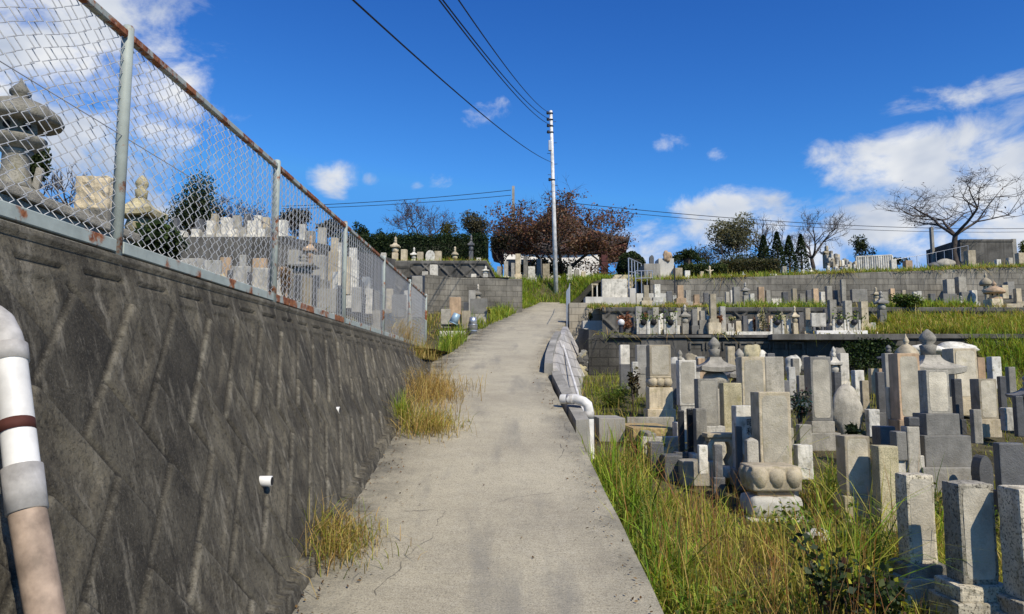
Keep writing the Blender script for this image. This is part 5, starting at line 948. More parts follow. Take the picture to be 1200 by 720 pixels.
for px, w, top, py, m, Y, lb, kw in (
  (221,38,302,346,'granite_pale',9.2,'wide pale slab grave behind the shrub at the second fence bay',dict(depth=.35)), (247,24,304,352,'stone_white',9.0,'narrower pale slab next to the wide one in the second fence bay',dict(depth=.35)),
  (280,27,311,356,'granite_pale',8.8,'broad white-grey slab in the middle of the second fence bay',dict(depth=.35)), (303,22,313,358,'granite_pale',8.9,'white-grey slab just before the second green post',dict(depth=.35)),
  (263,15,301,330,'stone_rose',11,'pinkish slab standing behind the broad white-grey slabs',dict(depth=.4)), (283,9,298,330,'stone_white',11.2,'white narrow post behind the broad white-grey slabs',{}), (303,20,302,330,'stone_rose',11.4,'brown wide slab behind the second green post',dict(depth=.4)),
  (330,14,312,352,'stone_rose',10.2,'reddish brown slab just past the second green post',dict(depth=.4)), (359,13,325,360,'stone_beige',10,'bright cream slab in the third fence bay',dict(depth=.5)), (382,27,338,366,'granite',9.6,'wide grey slab in the third fence bay',dict(depth=.3)),
  (417,14,336,366,'granite_pale',11,'pale grey slab right past the third green post',dict(depth=.4)), (432,10,338,368,'granite_pale',11.3,'thin pale slab in the fourth fence bay',dict(depth=.4)), (428,9,324,345,'stone_white',14,'white headstone higher up in the fourth fence bay',{}),
  (467,17,345,372,'granite_blue',13.6,'bluish slab behind the fifth fence bay',dict(depth=.4)), (488,12,323,372,'granite_blue',17.5,'tall blue-grey headstone behind the end of the fence',dict(depth=.6)), (404,10,300,345,'stone_beige',14,'tan pillar behind the third green post',{}), (343,13,292,330,'granite',13,'tall grey headstone past the second green post',{})):
    grave(lb, px, py, w, py-top, m, (), Y=Y, bury=.8, group=GL, b=.01, **kw)
rock('pale green lichen-spotted round stone between slabs in the second fence bay', 257, 346, 17, 26, 'stone_yellow', Y=8.6, seed=71, name='natural_stone', group=GL)
tower('broad roofed grey stone lantern table in the third fence bay', 354, 345, 34, 50, 'granite', Y=12, g=gl, body=.5, group='five-ring towers')
grave('granite stone with a stepped foot in the third fence bay, grey and bulky', 372, 340, 14, 42, 'granite', ((1.5,.3),), Y=13, bury=.5, group=GL)
tower('pinkish five-ring tower in the third fence bay before the hedge', 363, 322, 14, 48, 'stone_rose', Y=15, body=.4, group='five-ring towers')
GU = 'graves on the wall seen through the fence'
for px, w, top, Y_, m, lb in ((186,7,258,19.5,'granite','grey stone in the upper rear row at the tan tower'), (203,8,255,19.5,'granite_dark','dark stone in the upper rear row beyond the shrub'), (232,8,256,19.5,'granite_dark','dark stone in the upper rear row under the round tree'), (250,7,250,19.8,'stone_beige','tan stone in the upper rear row under the round tree'), (276,9,252,19.6,'granite','grey stone in the upper rear row in mid bay'), (288,7,250,20,'granite_dark','dark stone in the upper rear row before the second post'), (301,8,252,20,'granite_pale','pale stone in the upper rear row before the second post'), (311,7,254,20,'stone_beige','tan stone in the upper rear row at the second post')):
    grave(lb, px, 272, w, 272-top, m, ((1.6,.3),), Y=Y_, bury=.8, group=GU, b=.01)
for px, w, top, py, Y_, m, lb in ((214,14,318,348,8.3,'granite_dark','dark low stone before the wide pale slab'), (234,10,322,350,8.2,'granite','grey low stone between the two pale slabs'), (268,8,316,352,8.5,'granite_dark','dark post beside the lichen-spotted round stone'), (291,7,318,356,8.6,'granite_dark','black gap post between the white-grey slabs'), (313,9,308,345,12.2,'granite_dark','dark stone behind the second green post'), (325,8,318,350,9.8,'granite_pale','pale stone right past the second green post'), (347,9,322,356,9.7,'granite_dark','dark stone before the bright cream slab'), (370,10,322,352,10.6,'granite_dark','dark stone just past the bright cream slab'), (392,8,318,352,12.4,'stone_white','white stone behind the wide grey slab'), (398,9,334,364,10.2,'granite_dark','dark stone right before the third green post'), (424,7,330,362,11.8,'granite_dark','dark stone between the two pale slabs of the fourth bay'), (441,8,340,370,11.6,'granite','grey stone towards the end of the fourth bay'), (456,8,338,368,14,'stone_beige','tan stone early in the fifth bay'), (477,8,340,370,15,'granite_pale','pale stone late in the fifth bay')):
    grave(lb, px, py, w, py-top, m, ((1.4,.2),), Y=Y_, bury=.8, group=GL, b=.01, depth=.6)
bush('dry reddish grass shrub behind the fence past the second green post', 332, 350, 9.4, 24, 40, [(.3,.17,.09), (.36,.24,.13), (.2,.13,.06)], 700, .05, seed=91, asp=.2)
bush('dark green shrub between slabs behind the second fence bay', 236, 345, 8.9, 40, 26, DARKG+GREEN, 700, .05, seed=92)
for px, w, top, m, lb in ((178,10,268,'granite_pale','pale headstone on the far wall at the tan tower'), (196,9,264,'granite_pale','light headstone on the far wall beyond the shrub'), (210,11,270,'stone_white','white squat headstone on the far wall'), (228,9,268,'granite_pale','grey-white headstone on the far wall beyond the round tree'), (237,6,272,'granite','grey stub on the far wall beyond the round tree'), (245,8,258,'granite_pale','slim tall headstone on the far wall under the round tree'), (256,6,262,'granite','grey slim headstone on the far wall next to the slim tall one'), (263,11,254,'granite_pale','tallest pale headstone on the far wall mid bay'), (272,9,268,'granite_pale','pale squat headstone on the far wall mid bay'), (285,6,266,'granite','thin grey headstone on the far wall before the second post'), (294,10,258,'granite_pale','pale headstone on a stepped foot before the second post'), (306,8,268,'stone_white','white stub on the far wall beside the second post'), (314,9,266,'granite','grey headstone on the far wall almost behind the second post')):
    grave(lb, px, 281, w, 281-top, m, ((1.6,.25),), Y=17.4, bury=.4, group=GU, b=.01)
for px, w, top, py, m, lb in ((330,9,257,292,'stone_white','tall cream headstone on a foot past the second post'), (339,9,276,292,'stone_beige','tan stub beside the tall cream headstone'), (353,7,262,294,'stone_white','white thin headstone in the third bay before the hedge'), (362,10,270,296,'granite','grey headstone in the third bay before the hedge'), (376,9,266,300,'granite','grey stepped headstone in the third bay before the hedge'), (391,8,278,302,'stone_beige','tan plain pillar in the third bay before the third post'), (398,6,284,304,'granite_pale','small pale stone right at the third post'), (413,8,290,310,'stone_white','small white stone past the third post before the hedge')):
    grave(lb, px, py, w, py-top, m, ((1.5,.3),), Y=20, bury=1.2, group=GU, b=.01)
# ------------------------------------------------------------------ plants, trees
def hedge(label, p0, p1, d, h, cols, n, size, seed, name='hedge', group=None):
    a, b = Vector(p0), Vector(p1); root = thing(name, label, 'hedge', a, 0, group); rd = np.random.default_rng(seed); t = rd.random(n); f = rd.random(n); L = b-a
    lump = np.array([noise.noise(Vector((x*9, seed, 0))) for x in t])*.12; hh = h*(1+lump); side = rd.random(n) < .45
    pts = np.zeros((n, 3)); pts[:, 0] = L.x*t; pts[:, 1] = L.y*t+np.where(side, -d/2*(.9+.2*rd.random(n)), (f-.5)*d); pts[:, 2] = L.z*t+np.where(side, f*hh, hh*(.82+.2*rd.random(n)))
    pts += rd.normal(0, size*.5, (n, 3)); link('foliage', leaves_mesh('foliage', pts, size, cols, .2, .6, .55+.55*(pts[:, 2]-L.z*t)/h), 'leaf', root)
    V = [tuple(a*0+Vector((L.x*k, L.y*k+sy*d*.42, L.z*k+z))) for k in (0, 1) for sy, z in ((-1,-.3),(1,-.3),(1,h*.86),(-1,h*.86))]; link('stems', np_mesh('stems', V, [0,1,2,3, 4,7,6,5, 0,4,5,1, 1,5,6,2, 2,6,7,3, 3,7,4,0], [4]*6, np.full((8, 3), (.012,.02,.008))), 'leaf', root); return root  # the last mesh is a solid dark core added inside the leaves to block light
hedge('long dark clipped hedge behind the row of old stones', P(395,310,31.5), P(572,310,31.5), 1.2, 1.2, DARKG, 16000, .075, 3)
hedge('low brownish hedge on the skyline terrace under the big tree', P(840,324,33), P(908,323,33), 1.5, .62, [(.09,.09,.035), (.06,.07,.025), (.12,.1,.045)], 4500, .08, 4)
hedge('low green hedge on the skyline terrace near the palm', P(796,324,32), P(848,324,32), 1.4, .42, GREEN+DARKG, 3200, .08, 5)
def ball(label, px, py, Y, w, h, cols, n, size, name='clipped_bush', cat='shrub', group=None, seed=1, core=True):
    p = P(px, py, Y); s = mpp(py, Y); rx = w*s/2; rz = h*s/2; rd = np.random.default_rng(seed); d = rd.standard_normal((n, 3)); d /= np.linalg.norm(d, axis=1)[:, None]
    lum = np.array([noise.noise(Vector(q)*2.3+Vector((seed,0,0))) for q in d]); r = (.86+.16*rd.random(n)+.16*lum)[:, None]; pts = d*r*(rx, rx, rz)+(0, 0, rz)
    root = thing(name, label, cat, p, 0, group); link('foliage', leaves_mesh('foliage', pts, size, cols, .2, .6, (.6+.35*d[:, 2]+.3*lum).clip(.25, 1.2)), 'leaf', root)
    bm = rock_bm(rx*.8, rx*.8, rz*.8, seed, .12, 2); o = bm_obj('light_block_core', bm, 'bark', root, True, (0,0,rz)); tubes_obj('stem', [([(0,0,-.3), (0,0,rz)], .06)], 'bark', root, 6); return root  # solid core added under the leaves to block light
ball('round clipped dark green bush beside the stairs and the hall', 740, 331, 31, 33, 36, DARKG+[(.06,.09,.025)], 5200, .085, seed=3)
# cherry with rusty leaves
CH = [(.19,.08,.055), (.24,.11,.065), (.14,.065,.05), (.3,.17,.1), (.19,.12,.06), (.1,.07,.04)]
cht = bare_tree('wide many-stemmed cherry tree with sparse rusty red leaves behind the utility pole', 658, 340, 38, 128, 5, 'cherry_tree', CH, 9500, .13, 1.0, 5, .85, .1, .15, wid=165, splits=3, lsel=lambda q: q.z < .8)
for px, py, Y, w, h, n, sd_ in ((690, 316, 37.3, 84, 60, 2600, 12), (616, 316, 37.6, 74, 66, 1900, 14), (660, 300, 37.8, 110, 66, 1700, 15)):
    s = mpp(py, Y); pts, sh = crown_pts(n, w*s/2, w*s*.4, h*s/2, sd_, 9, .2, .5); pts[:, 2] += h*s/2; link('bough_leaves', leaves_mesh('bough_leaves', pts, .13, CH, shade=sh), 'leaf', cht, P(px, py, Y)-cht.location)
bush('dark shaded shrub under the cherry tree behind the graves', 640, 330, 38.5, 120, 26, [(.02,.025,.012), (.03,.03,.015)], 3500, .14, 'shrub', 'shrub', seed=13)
bare_tree('leafless reddish tree behind the hedge with fine purple twigs', 494, 300, 40, 66, 11, leafc=[(.2,.07,.05), (.16,.06,.05)], nleaf=420, lsize=.1, wid=80, levels=5, first=.15, flat=.9)
leafy('grey-green rounded tree behind the hedge beside the reddish twigs', 558, 305, 41, 56, 66, [(.11,.105,.06), (.15,.13,.08), (.08,.075,.045)], 3600, .12, 21, trunk=.2)
leafy('dark bushy tree beside the hall end and the hedge', 588, 318, 42, 50, 62, [(.07,.065,.035), (.05,.055,.03), (.09,.075,.045)], 3200, .12, 44, trunk=.12, lumps=16, lump=.42)
leafy('small yellow-green tree behind the hedge', 524, 300, 40, 30, 44, [(.13,.13,.03), (.17,.15,.04), (.08,.09,.02)], 1100, .11, 22, trunk=.2)
leafy('dark pointed evergreen behind the hedge near the fence top rail', 424, 300, 36, 26, 44, DARKG, 1700, .11, 23, trunk=.1, name='evergreen_tree')
leafy('dark evergreen lump behind the hedge next to the pointed evergreen', 448, 300, 38, 26, 34, DARKG, 1200, .11, 24, trunk=.1, name='evergreen_tree')
leafy('big round dark green tree seen through the fence', 217, 305, 30, 96, 108, [(.03,.05,.018), (.05,.07,.024), (.06,.085,.03)], 9000, .11, 25, trunk=.08, name='round_tree', lumps=26, lump=.42)
leafy('dark green tree behind the big stone lantern', 34, 250, 11, 60, 92, [(.04,.065,.02), (.07,.09,.03)], 2200, .07, 26, trunk=.2)
bare_tree('leafless purple-brown tree seen through the fence beside the round tree', 285, 290, 31, 62, 14, leafc=[(.14,.08,.06)], nleaf=300, lsize=.09, wid=95, levels=5, first=.12)
bare_tree('thin leafless tree behind the rough tan block', 78, 262, 14, 70, 15, wid=60, levels=4, first=.2)
leafy('brownish dark tree line clump behind the far wall at the second post', 345, 285, 33, 56, 50, [(.05,.045,.025), (.035,.04,.02), (.07,.05,.03)], 2500, .12, 27, trunk=.1)
leafy('dark brown clump of trees near the third post', 385, 290, 34, 44, 36, [(.05,.045,.025), (.035,.04,.02)], 1800, .12, 28, trunk=.1)
p = P(180, 322, 4.7); pts, sh = crown_pts(1700, .24, .24, .19, 8, 12, .3, .5); pts[:, 2] += .22
shape_leaves('glossy dark leafy shrub behind the fence beside the tan tower', 'leafy_shrub', 'shrub', p, DARKG+[(.07,.11,.03)], pts, .075, None, [([(0,0,-.3), (.1*i-.1, .05, .3)], .012) for i in range(3)], .4, .4, sh)
# right skyline
leafy('large airy grey-green tree on the skyline, the tallest leafy one', 859, 325, 40, 80, 80, [(.19,.19,.11), (.24,.23,.13), (.13,.135,.075), (.27,.25,.15)], 7500, .12, 31, trunk=.18, lumps=24, lump=.38, name='leafy_tree')
bare_tree('leafless thin tree beside the airy grey-green tree', 893, 322, 41, 72, 33, wid=40, levels=4, first=.3)
bare_tree('leafless grey branching tree behind the cypresses, with a dark trunk', 952, 324, 38, 80, 34, wid=86, levels=5, first=.22, flat=.95)
bare_tree('great leafless spreading tree with a broad flat crown at the dark building', 1121, 314, 34, 112, 41, 'spreading_tree', [(.12,.06,.05)], 160, .1, 1.25, 5, .62, .26, .17, wid=172, splits=3, r0=.13)
for i, (px, h) in enumerate(((896,50),(912,54),(926,50),(940,52))):
    p = P(px, 325, 36+i*.3); s = mpp(300, 36); H = h*s; n = 1500; rd = np.random.default_rng(60+i); t = rd.random(n)**.8; a = rd.uniform(0, 6.28, n); r = (.06+.98*(1-t)**.75*np.minimum(1, t*8+.5))*H*.2*(.75+.35*rd.random(n)); pts = np.stack((r*np.cos(a), r*np.sin(a), t*H), 1)
    root = thing('cypress', ('first','second','third','fourth')[i]+' dark pointed cypress of the four, counted from the airy tree side', 'cypress', p, 0, 'cypresses on the skyline'); link('crown', leaves_mesh('crown', pts, .13, DARKG, .8, .4, .6+.4*rd.random(n)), 'leaf', root); tubes_obj('trunk', [([(0,0,-.4), (0,0,H*.8)], [.09,.02])], 'bark', root, 6)
# palm
p = P(806, 324, 36); s = mpp(305, 36); root = thing('sago_palm', 'dark feathery palm on the skyline terrace', 'palm', p); n = 44; V = []; T_ = []
fr_pts = []
for k in range(n):
    a = 2*math.pi*k/n*3.1; el = R(15+65*random.random()); L = 24*s*random.uniform(.75, 1.1)
    for j in range(26):
        t = j/25; r = L*t*math.cos(el); z = 21*s+L*t*math.sin(el)-L*.62*t*t
        for sd in (-1, 1): fr_pts.append((r*math.cos(a)-sd*math.sin(a)*.14*(1-t*.6), r*math.sin(a)+sd*math.cos(a)*.14*(1-t*.6), z))
link('crown', leaves_mesh('crown', np.array(fr_pts), .2, DARKG+[(.05,.07,.03)], .3, .22), 'leaf', root); tubes_obj('trunk', [([(0,0,-.4), (0,0,22*s)], [.22,.2])], 'bark', root, 9)
bush('dark thicket at the foot of the palm', 806, 324, 36.5, 42, 15, DARKG, 1000, .12, 'thicket', 'shrub', seed=71)
bush('dark evergreen thicket behind the airy tree and low hedge', 878, 326, 38.5, 150, 36, DARKG+GREEN[:1]+[(.09,.08,.05)], 5200, .12, 'thicket', 'shrub', seed=72)
bush('thin grey leafless scrub between the palm and the airy tree', 825, 322, 40, 90, 44, [(.12,.1,.07), (.09,.08,.05), (.07,.08,.04)], 1800, .1, 'scrub', 'shrub', seed=73)
leafy('small dark leaning tree beside the stone mound', 1012, 316, 37, 34, 44, [(.04,.055,.025), (.06,.075,.03)], 1000, .12, 35, trunk=.2)
leafy('low dark shrub behind the balustrade', 1052, 314, 38, 30, 14, DARKG, 500, .12, 36, trunk=.05, name='low_shrub', cat='shrub')
leafy('bushy green tree at the picture edge beyond the dark building', 1205, 306, 37, 34, 30, GREEN, 1200, .12, 37, trunk=.05)
# ivy on the terrace wall, bank of bushes
p = P(1022, 428, Y1-.55); pts = np.array([(rng.uniform(-.68, .8), rng.uniform(-.12, .1), rng.uniform(-.1, .62)) for _ in range(2600)]); pts = pts[[abs(q[0])*.5+abs(q[2]-.25)*.9 < .52+.12*noise.noise(Vector((q[0]*5, q[2]*5, 1))) for q in pts]]
shape_leaves('dark green ivy spilling down the terrace wall below the three matching graves', 'ivy', 'ivy', p, DARKG+[(.06,.1,.025)], pts, .055, None, None, .2, .8)
bush('dense green weedy bush behind the grassy bank by the lantern tower', 1062, 366, 20.2, 52, 26, GREEN+LUSH[:2], 2600, .07, seed=81)
bush('clump of tall green weeds at the foot of the rubble bank', 716, 487, 12.6, 58, 44, LUSH+GRASS, 1700, .06, 'weed_clump', 'weeds', asp=.18, seed=82, up=-.2)
p = P(1005, 724, 3.95); pts = []; st = []
for k in range(26):
    a = random.uniform(-.24, .2); b = random.uniform(-.15, .2); h = random.uniform(.1, .34)*(1.2 if a < -.05 else .75); dx, dy = random.uniform(-.12, .12), random.uniform(-.1, .1); st.append(([(a, b, -.08), (a+dx*.4, b+dy*.4, h*.5), (a+dx, b+dy, h)], [.005, .004, .002]))
    for q in range(34): t = random.uniform(.2, 1.05); pts.append((a+dx*t*t+random.gauss(0, .028), b+dy*t+random.gauss(0, .028), h*t+random.gauss(0, .015)))
shape_leaves('dark leafy plant with a few yellow leaves in the grass before the speckled gravestones', 'leafy_plant', 'plant', p, DARKG*2+[(.08,.1,.02), (.1,.05,.03), (.4,.38,.04)], np.array(pts), .042, None, st, .6, .7)
bush('leafy sprig with narrow dark leaves in front of the rounded boulder', 1002, 518, 8.4, 30, 26, DARKG+[(.08,.11,.04)], 160, .09, 'leafy_plant', 'plant', asp=.28, seed=84)
bush('bunch of teal and dark artificial flowers beside the pale bluish gravestone', 938, 500, 8.9, 34, 48, [(.03,.1,.1), (.02,.05,.03), (.04,.06,.03), (.3,.32,.3), (.06,.03,.03)], 420, .055, 'flower_bunch', 'flowers', seed=85)
bush('dark leafy stems beside the small light slab at the rubble bank', 742, 470, 12.4, 22, 44, [(.09,.06,.03), (.05,.05,.02), (.12,.1,.04)], 260, .07, 'weed_clump', 'weeds', seed=86)
# ------------------------------------------------------------------ grass
def scatter(n, xr, yr, g, keep=None):
    out = []
    while len(out) < n:
        y = rng.uniform(*yr); lo, hi = xr(y) if callable(xr) else xr; x = rng.uniform(lo, hi)
        if keep and not keep(x, y): continue
        out.append((x, y, g(x, y)-.02))
    return np.array(out)
def clear(x, y, m=.0): return not any(abs(x-a) < w+m and abs(y-b) < d+m for a, b, w, d in FOOT)
def low(pts, h):
    f = np.ones(len(pts))
    for a, b, w_, d_ in FOOT:
        if b > 12: continue
        xx = np.abs(pts[:, 0]-a*pts[:, 1]/b); f = np.where((xx < w_+.1) & (pts[:, 1] < b) & (pts[:, 1] > b-d_-.95), np.minimum(f, .3), f)
    return h*f
def stuff(name, me, mat='blade'): o = link(name, me, mat); o['kind'] = 'stuff'; return o
def dens(x, y): return .5+.5*n2(x+11, y*1.1, 1.1)+.35*n2(x, y, 3.1)
lo = lambda y: (path_r(y)+.06, min(path_r(y)+.55*y+1.2, 9))
k1 = lambda x, y: clear(x, y, .02) and rng.random() < dens(x, y)+.1 and x-path_r(y) > .06
pA = scatter(15000, lo, (2.6, 7.2), g1, k1)
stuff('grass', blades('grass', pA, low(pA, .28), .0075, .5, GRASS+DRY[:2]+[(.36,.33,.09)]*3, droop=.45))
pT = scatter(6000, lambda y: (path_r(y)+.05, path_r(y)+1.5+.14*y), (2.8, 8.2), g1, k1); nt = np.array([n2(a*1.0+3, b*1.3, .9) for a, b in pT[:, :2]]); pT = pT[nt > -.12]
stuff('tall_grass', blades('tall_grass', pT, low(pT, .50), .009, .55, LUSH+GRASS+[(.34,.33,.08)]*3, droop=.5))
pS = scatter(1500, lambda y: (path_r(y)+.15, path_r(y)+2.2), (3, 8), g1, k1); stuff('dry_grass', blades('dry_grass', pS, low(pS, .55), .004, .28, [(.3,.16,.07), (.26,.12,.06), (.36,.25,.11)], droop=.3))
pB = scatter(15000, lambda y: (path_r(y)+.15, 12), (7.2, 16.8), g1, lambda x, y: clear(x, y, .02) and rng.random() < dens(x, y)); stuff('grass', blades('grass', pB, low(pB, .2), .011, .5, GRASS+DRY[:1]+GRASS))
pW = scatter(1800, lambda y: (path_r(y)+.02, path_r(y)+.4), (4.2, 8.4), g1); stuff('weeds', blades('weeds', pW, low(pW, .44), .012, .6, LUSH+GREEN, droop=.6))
# terraces
stuff('grass', blades('grass', scatter(3800, (5.6, 13), (Y2-.05, Y2+1.2), g3, lambda x, y: rng.random() < .35+.8*n2(x, y, .8)), .22, .018, .5, LUSH+GRASS))
stuff('grass', blades('grass', scatter(3800, (2.2, 6), (Y2, Y2+1.5), g3, lambda x, y: rng.random() < .3+.8*n2(x, y, 1.2)), .13, .016, .5, LUSH+GRASS+DRY))
stuff('grass', blades('grass', scatter(7000, (4, 22), (Y3-.02, Y3+2), g4), .2, .022, .5, GRASS+LUSH+DRY[:2]))
gbk = lambda x, y: lerp(g2(x, y), g3(x, Y2)-.26, sat((x-8.4)/1.2)*sat((y-Y1-.1)/2.2))
sheet('grassy_bank', lambda y: np.linspace(8.3, 18, 40), [Y1-.02, Y1+.3, Y1+.6, Y1+.9, Y1+1.4, Y2+.1], lambda x, y: gbk(x, y)-.03, 'soil')
stuff('bank_grass', blades('bank_grass', scatter(11000, (8.4, 14), (Y1+.05, Y1+2.2), gbk), .23, .016, .6, LUSH[:2]+GRASS+GRASS+DRY))
stuff('bank_grass', blades('bank_grass', scatter(3600, (10.6, 14), (Y1-1.6, Y1), lambda x, y: g1(x, y)+.9*sat((y-Y1+1.6)/1.6)), .36, .016, .6, GRASS+LUSH))
bk = sheet('grassy_bank', lambda y: np.linspace(10.5, 18, 20), [Y1-1.8, Y1-1.2, Y1-.6, Y1+.02], lambda x, y: g1(x, y)+.9*sat((y-Y1+1.6)/1.6)-.03, 'soil')
stuff('grass', blades('grass', scatter(2000, (2.2, 10), (Y1+.6, Y2-.2), g2), .12, .014, .5, DRY+GRASS))
# by the path, top and left side
stuff('grass', blades('grass', scatter(5200, lambda y: (path_l(y)-1.6, path_l(y)+.03), (28.9, 35.4), gtop), .24, .022, .5, LUSH+LUSH+GRASS))
stuff('grass', blades('grass', scatter(5000, lambda y: (path_r(min(y, 38))-.3, path_r(min(y, 38))+3), (33, 37.5), gtop), .26, .022, .5, LUSH+LUSH+GRASS))
stuff('grass', blades('grass', scatter(3500, (-6, .2), (29.15, 30.5), gtop), .2, .02, .5, LUSH+GRASS+DRY))
stuff('grass', blades('grass', scatter(2200, lambda y: (path_l(y)-.8, path_l(y)+.02), (19.5, 26.4), lambda x, y: path_z(y)-.03), .32, .018, .5, LUSH+GRASS, droop=.4))
stuff('grass', blades('grass', scatter(3800, lambda y: (-2.6-.16*y, -1.75), (5, 16), gl, clear), .2, .012, .5, DRY+GRASS))
stuff('grass', blades('grass', scatter(1600, (-1.9, -1.66), (4, 13.8), lambda x, y: top_l(y)), .1, .006, .5, GRASS))
stuff('grass', blades('grass', scatter(500, lambda y: (path_l(y)-.25, path_l(y)+.02), (13.8, 16.5), lambda x, y: path_z(y)-.02), .4, .014, .5, GRASS+LUSH))
stuff('grass', blades('grass', scatter(2500, lambda y: (path_l(34)-.8, path_r(34)+.8), (34.1, 37.5), gtop), .3, .022, .5, LUSH+LUSH+GRASS))
stuff('grass', blades('grass', scatter(1500, lambda y: (-3.2, path_l(y)-.6), (17.2, 26.5), lambda x, y: path_z(y)-.03), .2, .016, .5, GRASS+DRY))
for yy, zf, xr, n in ((Y1-.42, lambda x, y: P(800, 392, Y1-.35).z-.02, (1.6, 9), 260), (Y3-.1, lambda x, y: g4(x, Y3)+.02, (4.2, 20), 1500), (Y2-.16, lambda x, y: g3(x, Y2)+.02, (2.4, 14), 900)):
    q = np.array([(x, yy+rng.uniform(-.06, .1), zf(x, yy)) for x in rng.uniform(*xr, n) if n2(x, yy, 1.1) > -.05]); stuff('edge_weeds', blades('edge_weeds', q, .2, .016, 1.5, GRASS+DRY+LUSH[:1], droop=.9))
def tuft(label, x0, y0, rx, ry, n, h, cols, w=.006, lean=.7, z=None, seed=0, group='dry tufts at the foot of the wall'):
    pts = np.stack((rng.normal(0, rx*.5, n), rng.normal(0, ry*.5, n), np.zeros(n)), 1); z0 = path_z(y0) if z is None else z
    pts[:, 2] = [.158*q[1] if z is None else 0 for q in pts]; root = thing('grass_tuft', label, 'grass tuft', (x0, y0, z0), 0, group); link('foliage', blades('foliage', pts, h, w, lean, cols, droop=.45), 'blade', root)
yb = solve(398, 652, lambda x, y: path_z(y)); q = P(398, 655, yb); tuft('dry straw and green tuft at the wall foot below the first weep pipe', q.x-.06, yb+.1, .26, .36, 800, .22, DRY+DRY+GRASS+[(.2,.12,.06)], .0045, .75)
yb = solve(512, 505, lambda x, y: path_z(y)); q = P(505, 505, yb); tuft('straw coloured tuft spreading over the path edge where the wall gets low', q.x-.02, yb+.1, .34, .5, 800, .26, DRY+DRY+DRY+GRASS, .006, .8)
yb = solve(520, 470, lambda x, y: path_z(y)); q = P(520, 468, yb); tuft('tall blond dry grass clump leaning over the path below the fence end', q.x-.16, yb+.3, .42, 1.1, 1200, .32, DRY+DRY+DRY+[(.2,.12,.06)], .006, .8)
tuft('blond grass clump at the foot of the last fence posts', -1.5, 12.3, .25, 1.2, 800, .34, DRY+DRY+DRY+GRASS, .006, .6, z=path_z(12.3)+.1)
tuft('small green weed tuft against the wall beside the straw tuft', wall_base_x(8.0)+.02, 8.0, .1, .25, 260, .28, LUSH+GRASS, .006, .5)
tuft('straw spilling through the fence mesh near the fifth post', -1.66, 11.0, .12, 1.0, 520, .42, DRY, .006, .6, z=top_l(11)+.0)
# dead leaves and grit along the edges of the path
LT = [(.16,.09,.04), (.22,.14,.06), (.1,.06,.03), (.28,.2,.1)]; q = []
for _ in range(1500):
    y = rng.uniform(2.5, 20); e = abs(rng.normal(0, .16)); x = path_l(y)+.02+e if rng.random() < .72 else path_r(y)-.04-e*.6; q.append((x, y, path_z(y)+.012))
for _ in range(60): y = rng.uniform(2.5, 16); q.append((rng.uniform(path_l(y)+.1, path_r(y)-.1), y, path_z(y)+.01))
stuff('fallen_leaves', leaves_mesh('fallen_leaves', q, .022, LT, 2.5), 'leaf')
pL = scatter(4200, lambda y: (path_r(y)+.05, path_r(y)+4), (2.8, 9), g1, clear); stuff('dead_grass', blades('dead_grass', pL, .12, .009, 1.3, [(.2,.15,.075), (.14,.1,.05), (.26,.2,.11)], droop=.75))
pV = scatter(700, lambda y: (path_r(y)+.1, path_r(y)+3.5), (2.8, 9), g1, lambda x, y: clear(x, y, .28) and n2(x+5, y, .9) > .1); V_ = np.repeat(pV, 9, 0)+np.stack((rng.normal(0, .06, 6300), rng.normal(0, .06, 6300), rng.uniform(.03, .26, 6300)), 1); stuff('broadleaf_weeds', leaves_mesh('broadleaf_weeds', V_, .045, GREEN+LUSH+[(.2,.17,.05)], .8, .6), 'leaf')
# ------------------------------------------------------------------ camera, sun, sky
cam = bpy.data.cameras.new('camera'); co = bpy.data.objects.new('camera', cam); col.objects.link(co); co.location = (0,0,EYE); co.rotation_euler = (R(90)+TH, 0, 0)
cam.lens = 870/1200*36; cam.sensor_width = 36; cam.clip_start = .05; cam.clip_end = 2000; sc.camera = co
AZ, EL = R(146), R(43); sd = Vector((math.sin(AZ)*math.cos(EL), math.cos(AZ)*math.cos(EL), math.sin(EL)))
sun = bpy.data.lights.new('sun', 'SUN'); sun.energy = 5.; sun.angle = R(.53); sun.color = (1, .91, .76); so = bpy.data.objects.new('sun', sun); col.objects.link(so); so.rotation_euler = (-sd).to_track_quat('-Z', 'Y').to_euler()
w = bpy.data.worlds.new('World'); sc.world = w; w.use_nodes = True; nt_ = w.node_tree; N = nt_.nodes; Lk = nt_.links
bg = N['Background']; bg.inputs['Strength'].default_value = .1
sky = N.new('ShaderNodeTexSky'); sky.sky_type = 'NISHITA'; sky.sun_disc = False; sky.sun_elevation = EL; sky.sun_rotation = AZ; sky.air_density = 1.; sky.dust_density = .4; sky.ozone_density = 3.
def nd(t, **k):
    n = N.new(t)
    for a, b in k.items(): setattr(n, a, b)
    return n
def mth(op, a, b=0., clamp=False):
    n = nd('ShaderNodeMath', operation=op); n.use_clamp = clamp
    for s_, v in zip(n.inputs, (a, b)):
        if isinstance(v, (int, float)): s_.default_value = v
        else: Lk.new(v, s_)
    return n.outputs[0]
tc = nd('ShaderNodeTexCoord'); sx = nd('ShaderNodeSeparateXYZ'); Lk.new(tc.outputs['Generated'], sx.inputs[0])
az = mth('ARCTAN2', sx.outputs[0], sx.outputs[1]); el = mth('ARCSINE', sx.outputs[2])
def ang(px, py):
    d = (P(px, py, 1.)-Vector((0,0,EYE))).normalized(); return math.atan2(d.x, d.y), math.asin(d.z)
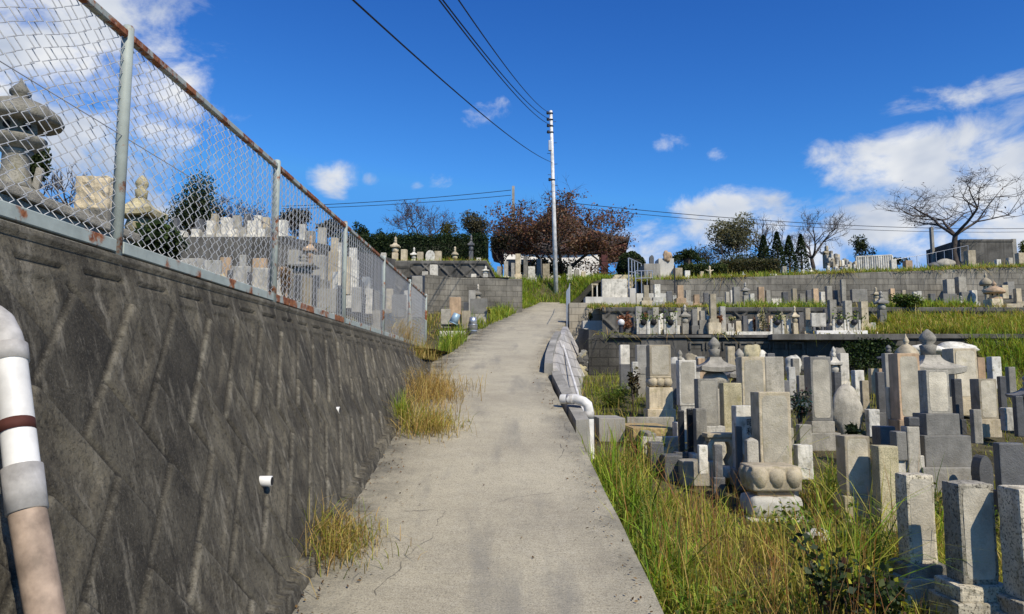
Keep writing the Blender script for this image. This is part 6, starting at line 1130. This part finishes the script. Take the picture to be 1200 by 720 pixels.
CL = [(10,60,230,130,.95),(100,150,150,130,.8),(180,62,62,42,.7),(215,80,20,18,.4),(395,207,34,28,.85),(432,211,14,10,.5),(523,212,26,18,.55),(487,217,12,9,.45),(567,130,34,22,.42),(787,163,40,17,.45),(841,181,14,14,.4),
      (766,285,62,34,.85),(838,258,62,44,.95),(905,240,55,24,.55),(1010,200,55,42,.8),(1095,186,140,52,1.1),(1190,200,110,70,1.1),(1150,112,110,26,.62),(1195,130,60,50,.6),(1000,262,200,50,.85),(1130,262,190,70,.9),(940,300,200,22,.6)]
mask = None
for px, py, rx, ry, s_ in CL:
    a0, e0 = ang(px, py); u = mth('MULTIPLY', mth('SUBTRACT', az, a0), 870/rx*.95); v = mth('MULTIPLY', mth('SUBTRACT', el, e0), 870/ry*.95)
    r2 = mth('ADD', mth('MULTIPLY', u, u), mth('MULTIPLY', v, v)); m = mth('MULTIPLY', mth('SUBTRACT', 1., r2, True), s_); mask = m if mask is None else mth('MAXIMUM', mask, m)
mp = nd('ShaderNodeMapping'); mp.inputs['Scale'].default_value = (1, 1, 1.7); Lk.new(tc.outputs['Generated'], mp.inputs[0])
def wn(scale, det, rg=.58, dist=.3):
    n = nd('ShaderNodeTexNoise'); Lk.new(mp.outputs[0], n.inputs['Vector']); n.inputs['Scale'].default_value = scale; n.inputs['Detail'].default_value = det; n.inputs['Roughness'].default_value = rg; n.inputs['Distortion'].default_value = dist; return n.outputs['Fac']
n1 = wn(12, 9, .6, .35); n3 = wn(4.5, 4); raw = mth('ADD', mth('MULTIPLY', mask, .95), mth('MULTIPLY', mth('SUBTRACT', n1, .5), 2.6))
mr_ = nd('ShaderNodeMapRange', interpolation_type='SMOOTHSTEP'); Lk.new(raw, mr_.inputs[0]); mr_.inputs[1].default_value = .2; mr_.inputs[2].default_value = 1.
dn = mth('MULTIPLY', mr_.outputs[0], mth('GREATER_THAN', mask, .001))
shd = nd('ShaderNodeMapRange'); Lk.new(n3, shd.inputs[0]); shd.inputs[1].default_value = .38; shd.inputs[2].default_value = .58
cm = nd('ShaderNodeMix', data_type='RGBA'); Lk.new(shd.outputs[0], cm.inputs[0]); cm.inputs[6].default_value = (5.0, 5.7, 7.0, 1); cm.inputs[7].default_value = (8.4, 8.6, 8.9, 1)
sp = nd('ShaderNodeSeparateColor'); Lk.new(sky.outputs[0], sp.inputs[0]); cb = nd('ShaderNodeCombineColor')
for i, (k_, g_, c_) in enumerate(((1.9, 1.9, .2), (2.1, 1.6, .33), (1.9, 1.2, .52))): Lk.new(mth('MULTIPLY', mth('POWER', mth('MINIMUM', mth('MULTIPLY', sp.outputs[i], .1), c_), g_), 10*k_), cb.inputs[i])
fm = nd('ShaderNodeMix', data_type='RGBA'); Lk.new(dn, fm.inputs[0]); Lk.new(cb.outputs[0], fm.inputs[6]); Lk.new(cm.outputs[2], fm.inputs[7]); Lk.new(fm.outputs[2], bg.inputs['Color'])
sc.view_settings.view_transform = 'Standard'; sc.view_settings.look = 'None'; sc.view_settings.exposure = 0; sc.view_settings.gamma = 1
sc.cycles.max_bounces = 5; sc.cycles.transparent_max_bounces = 4
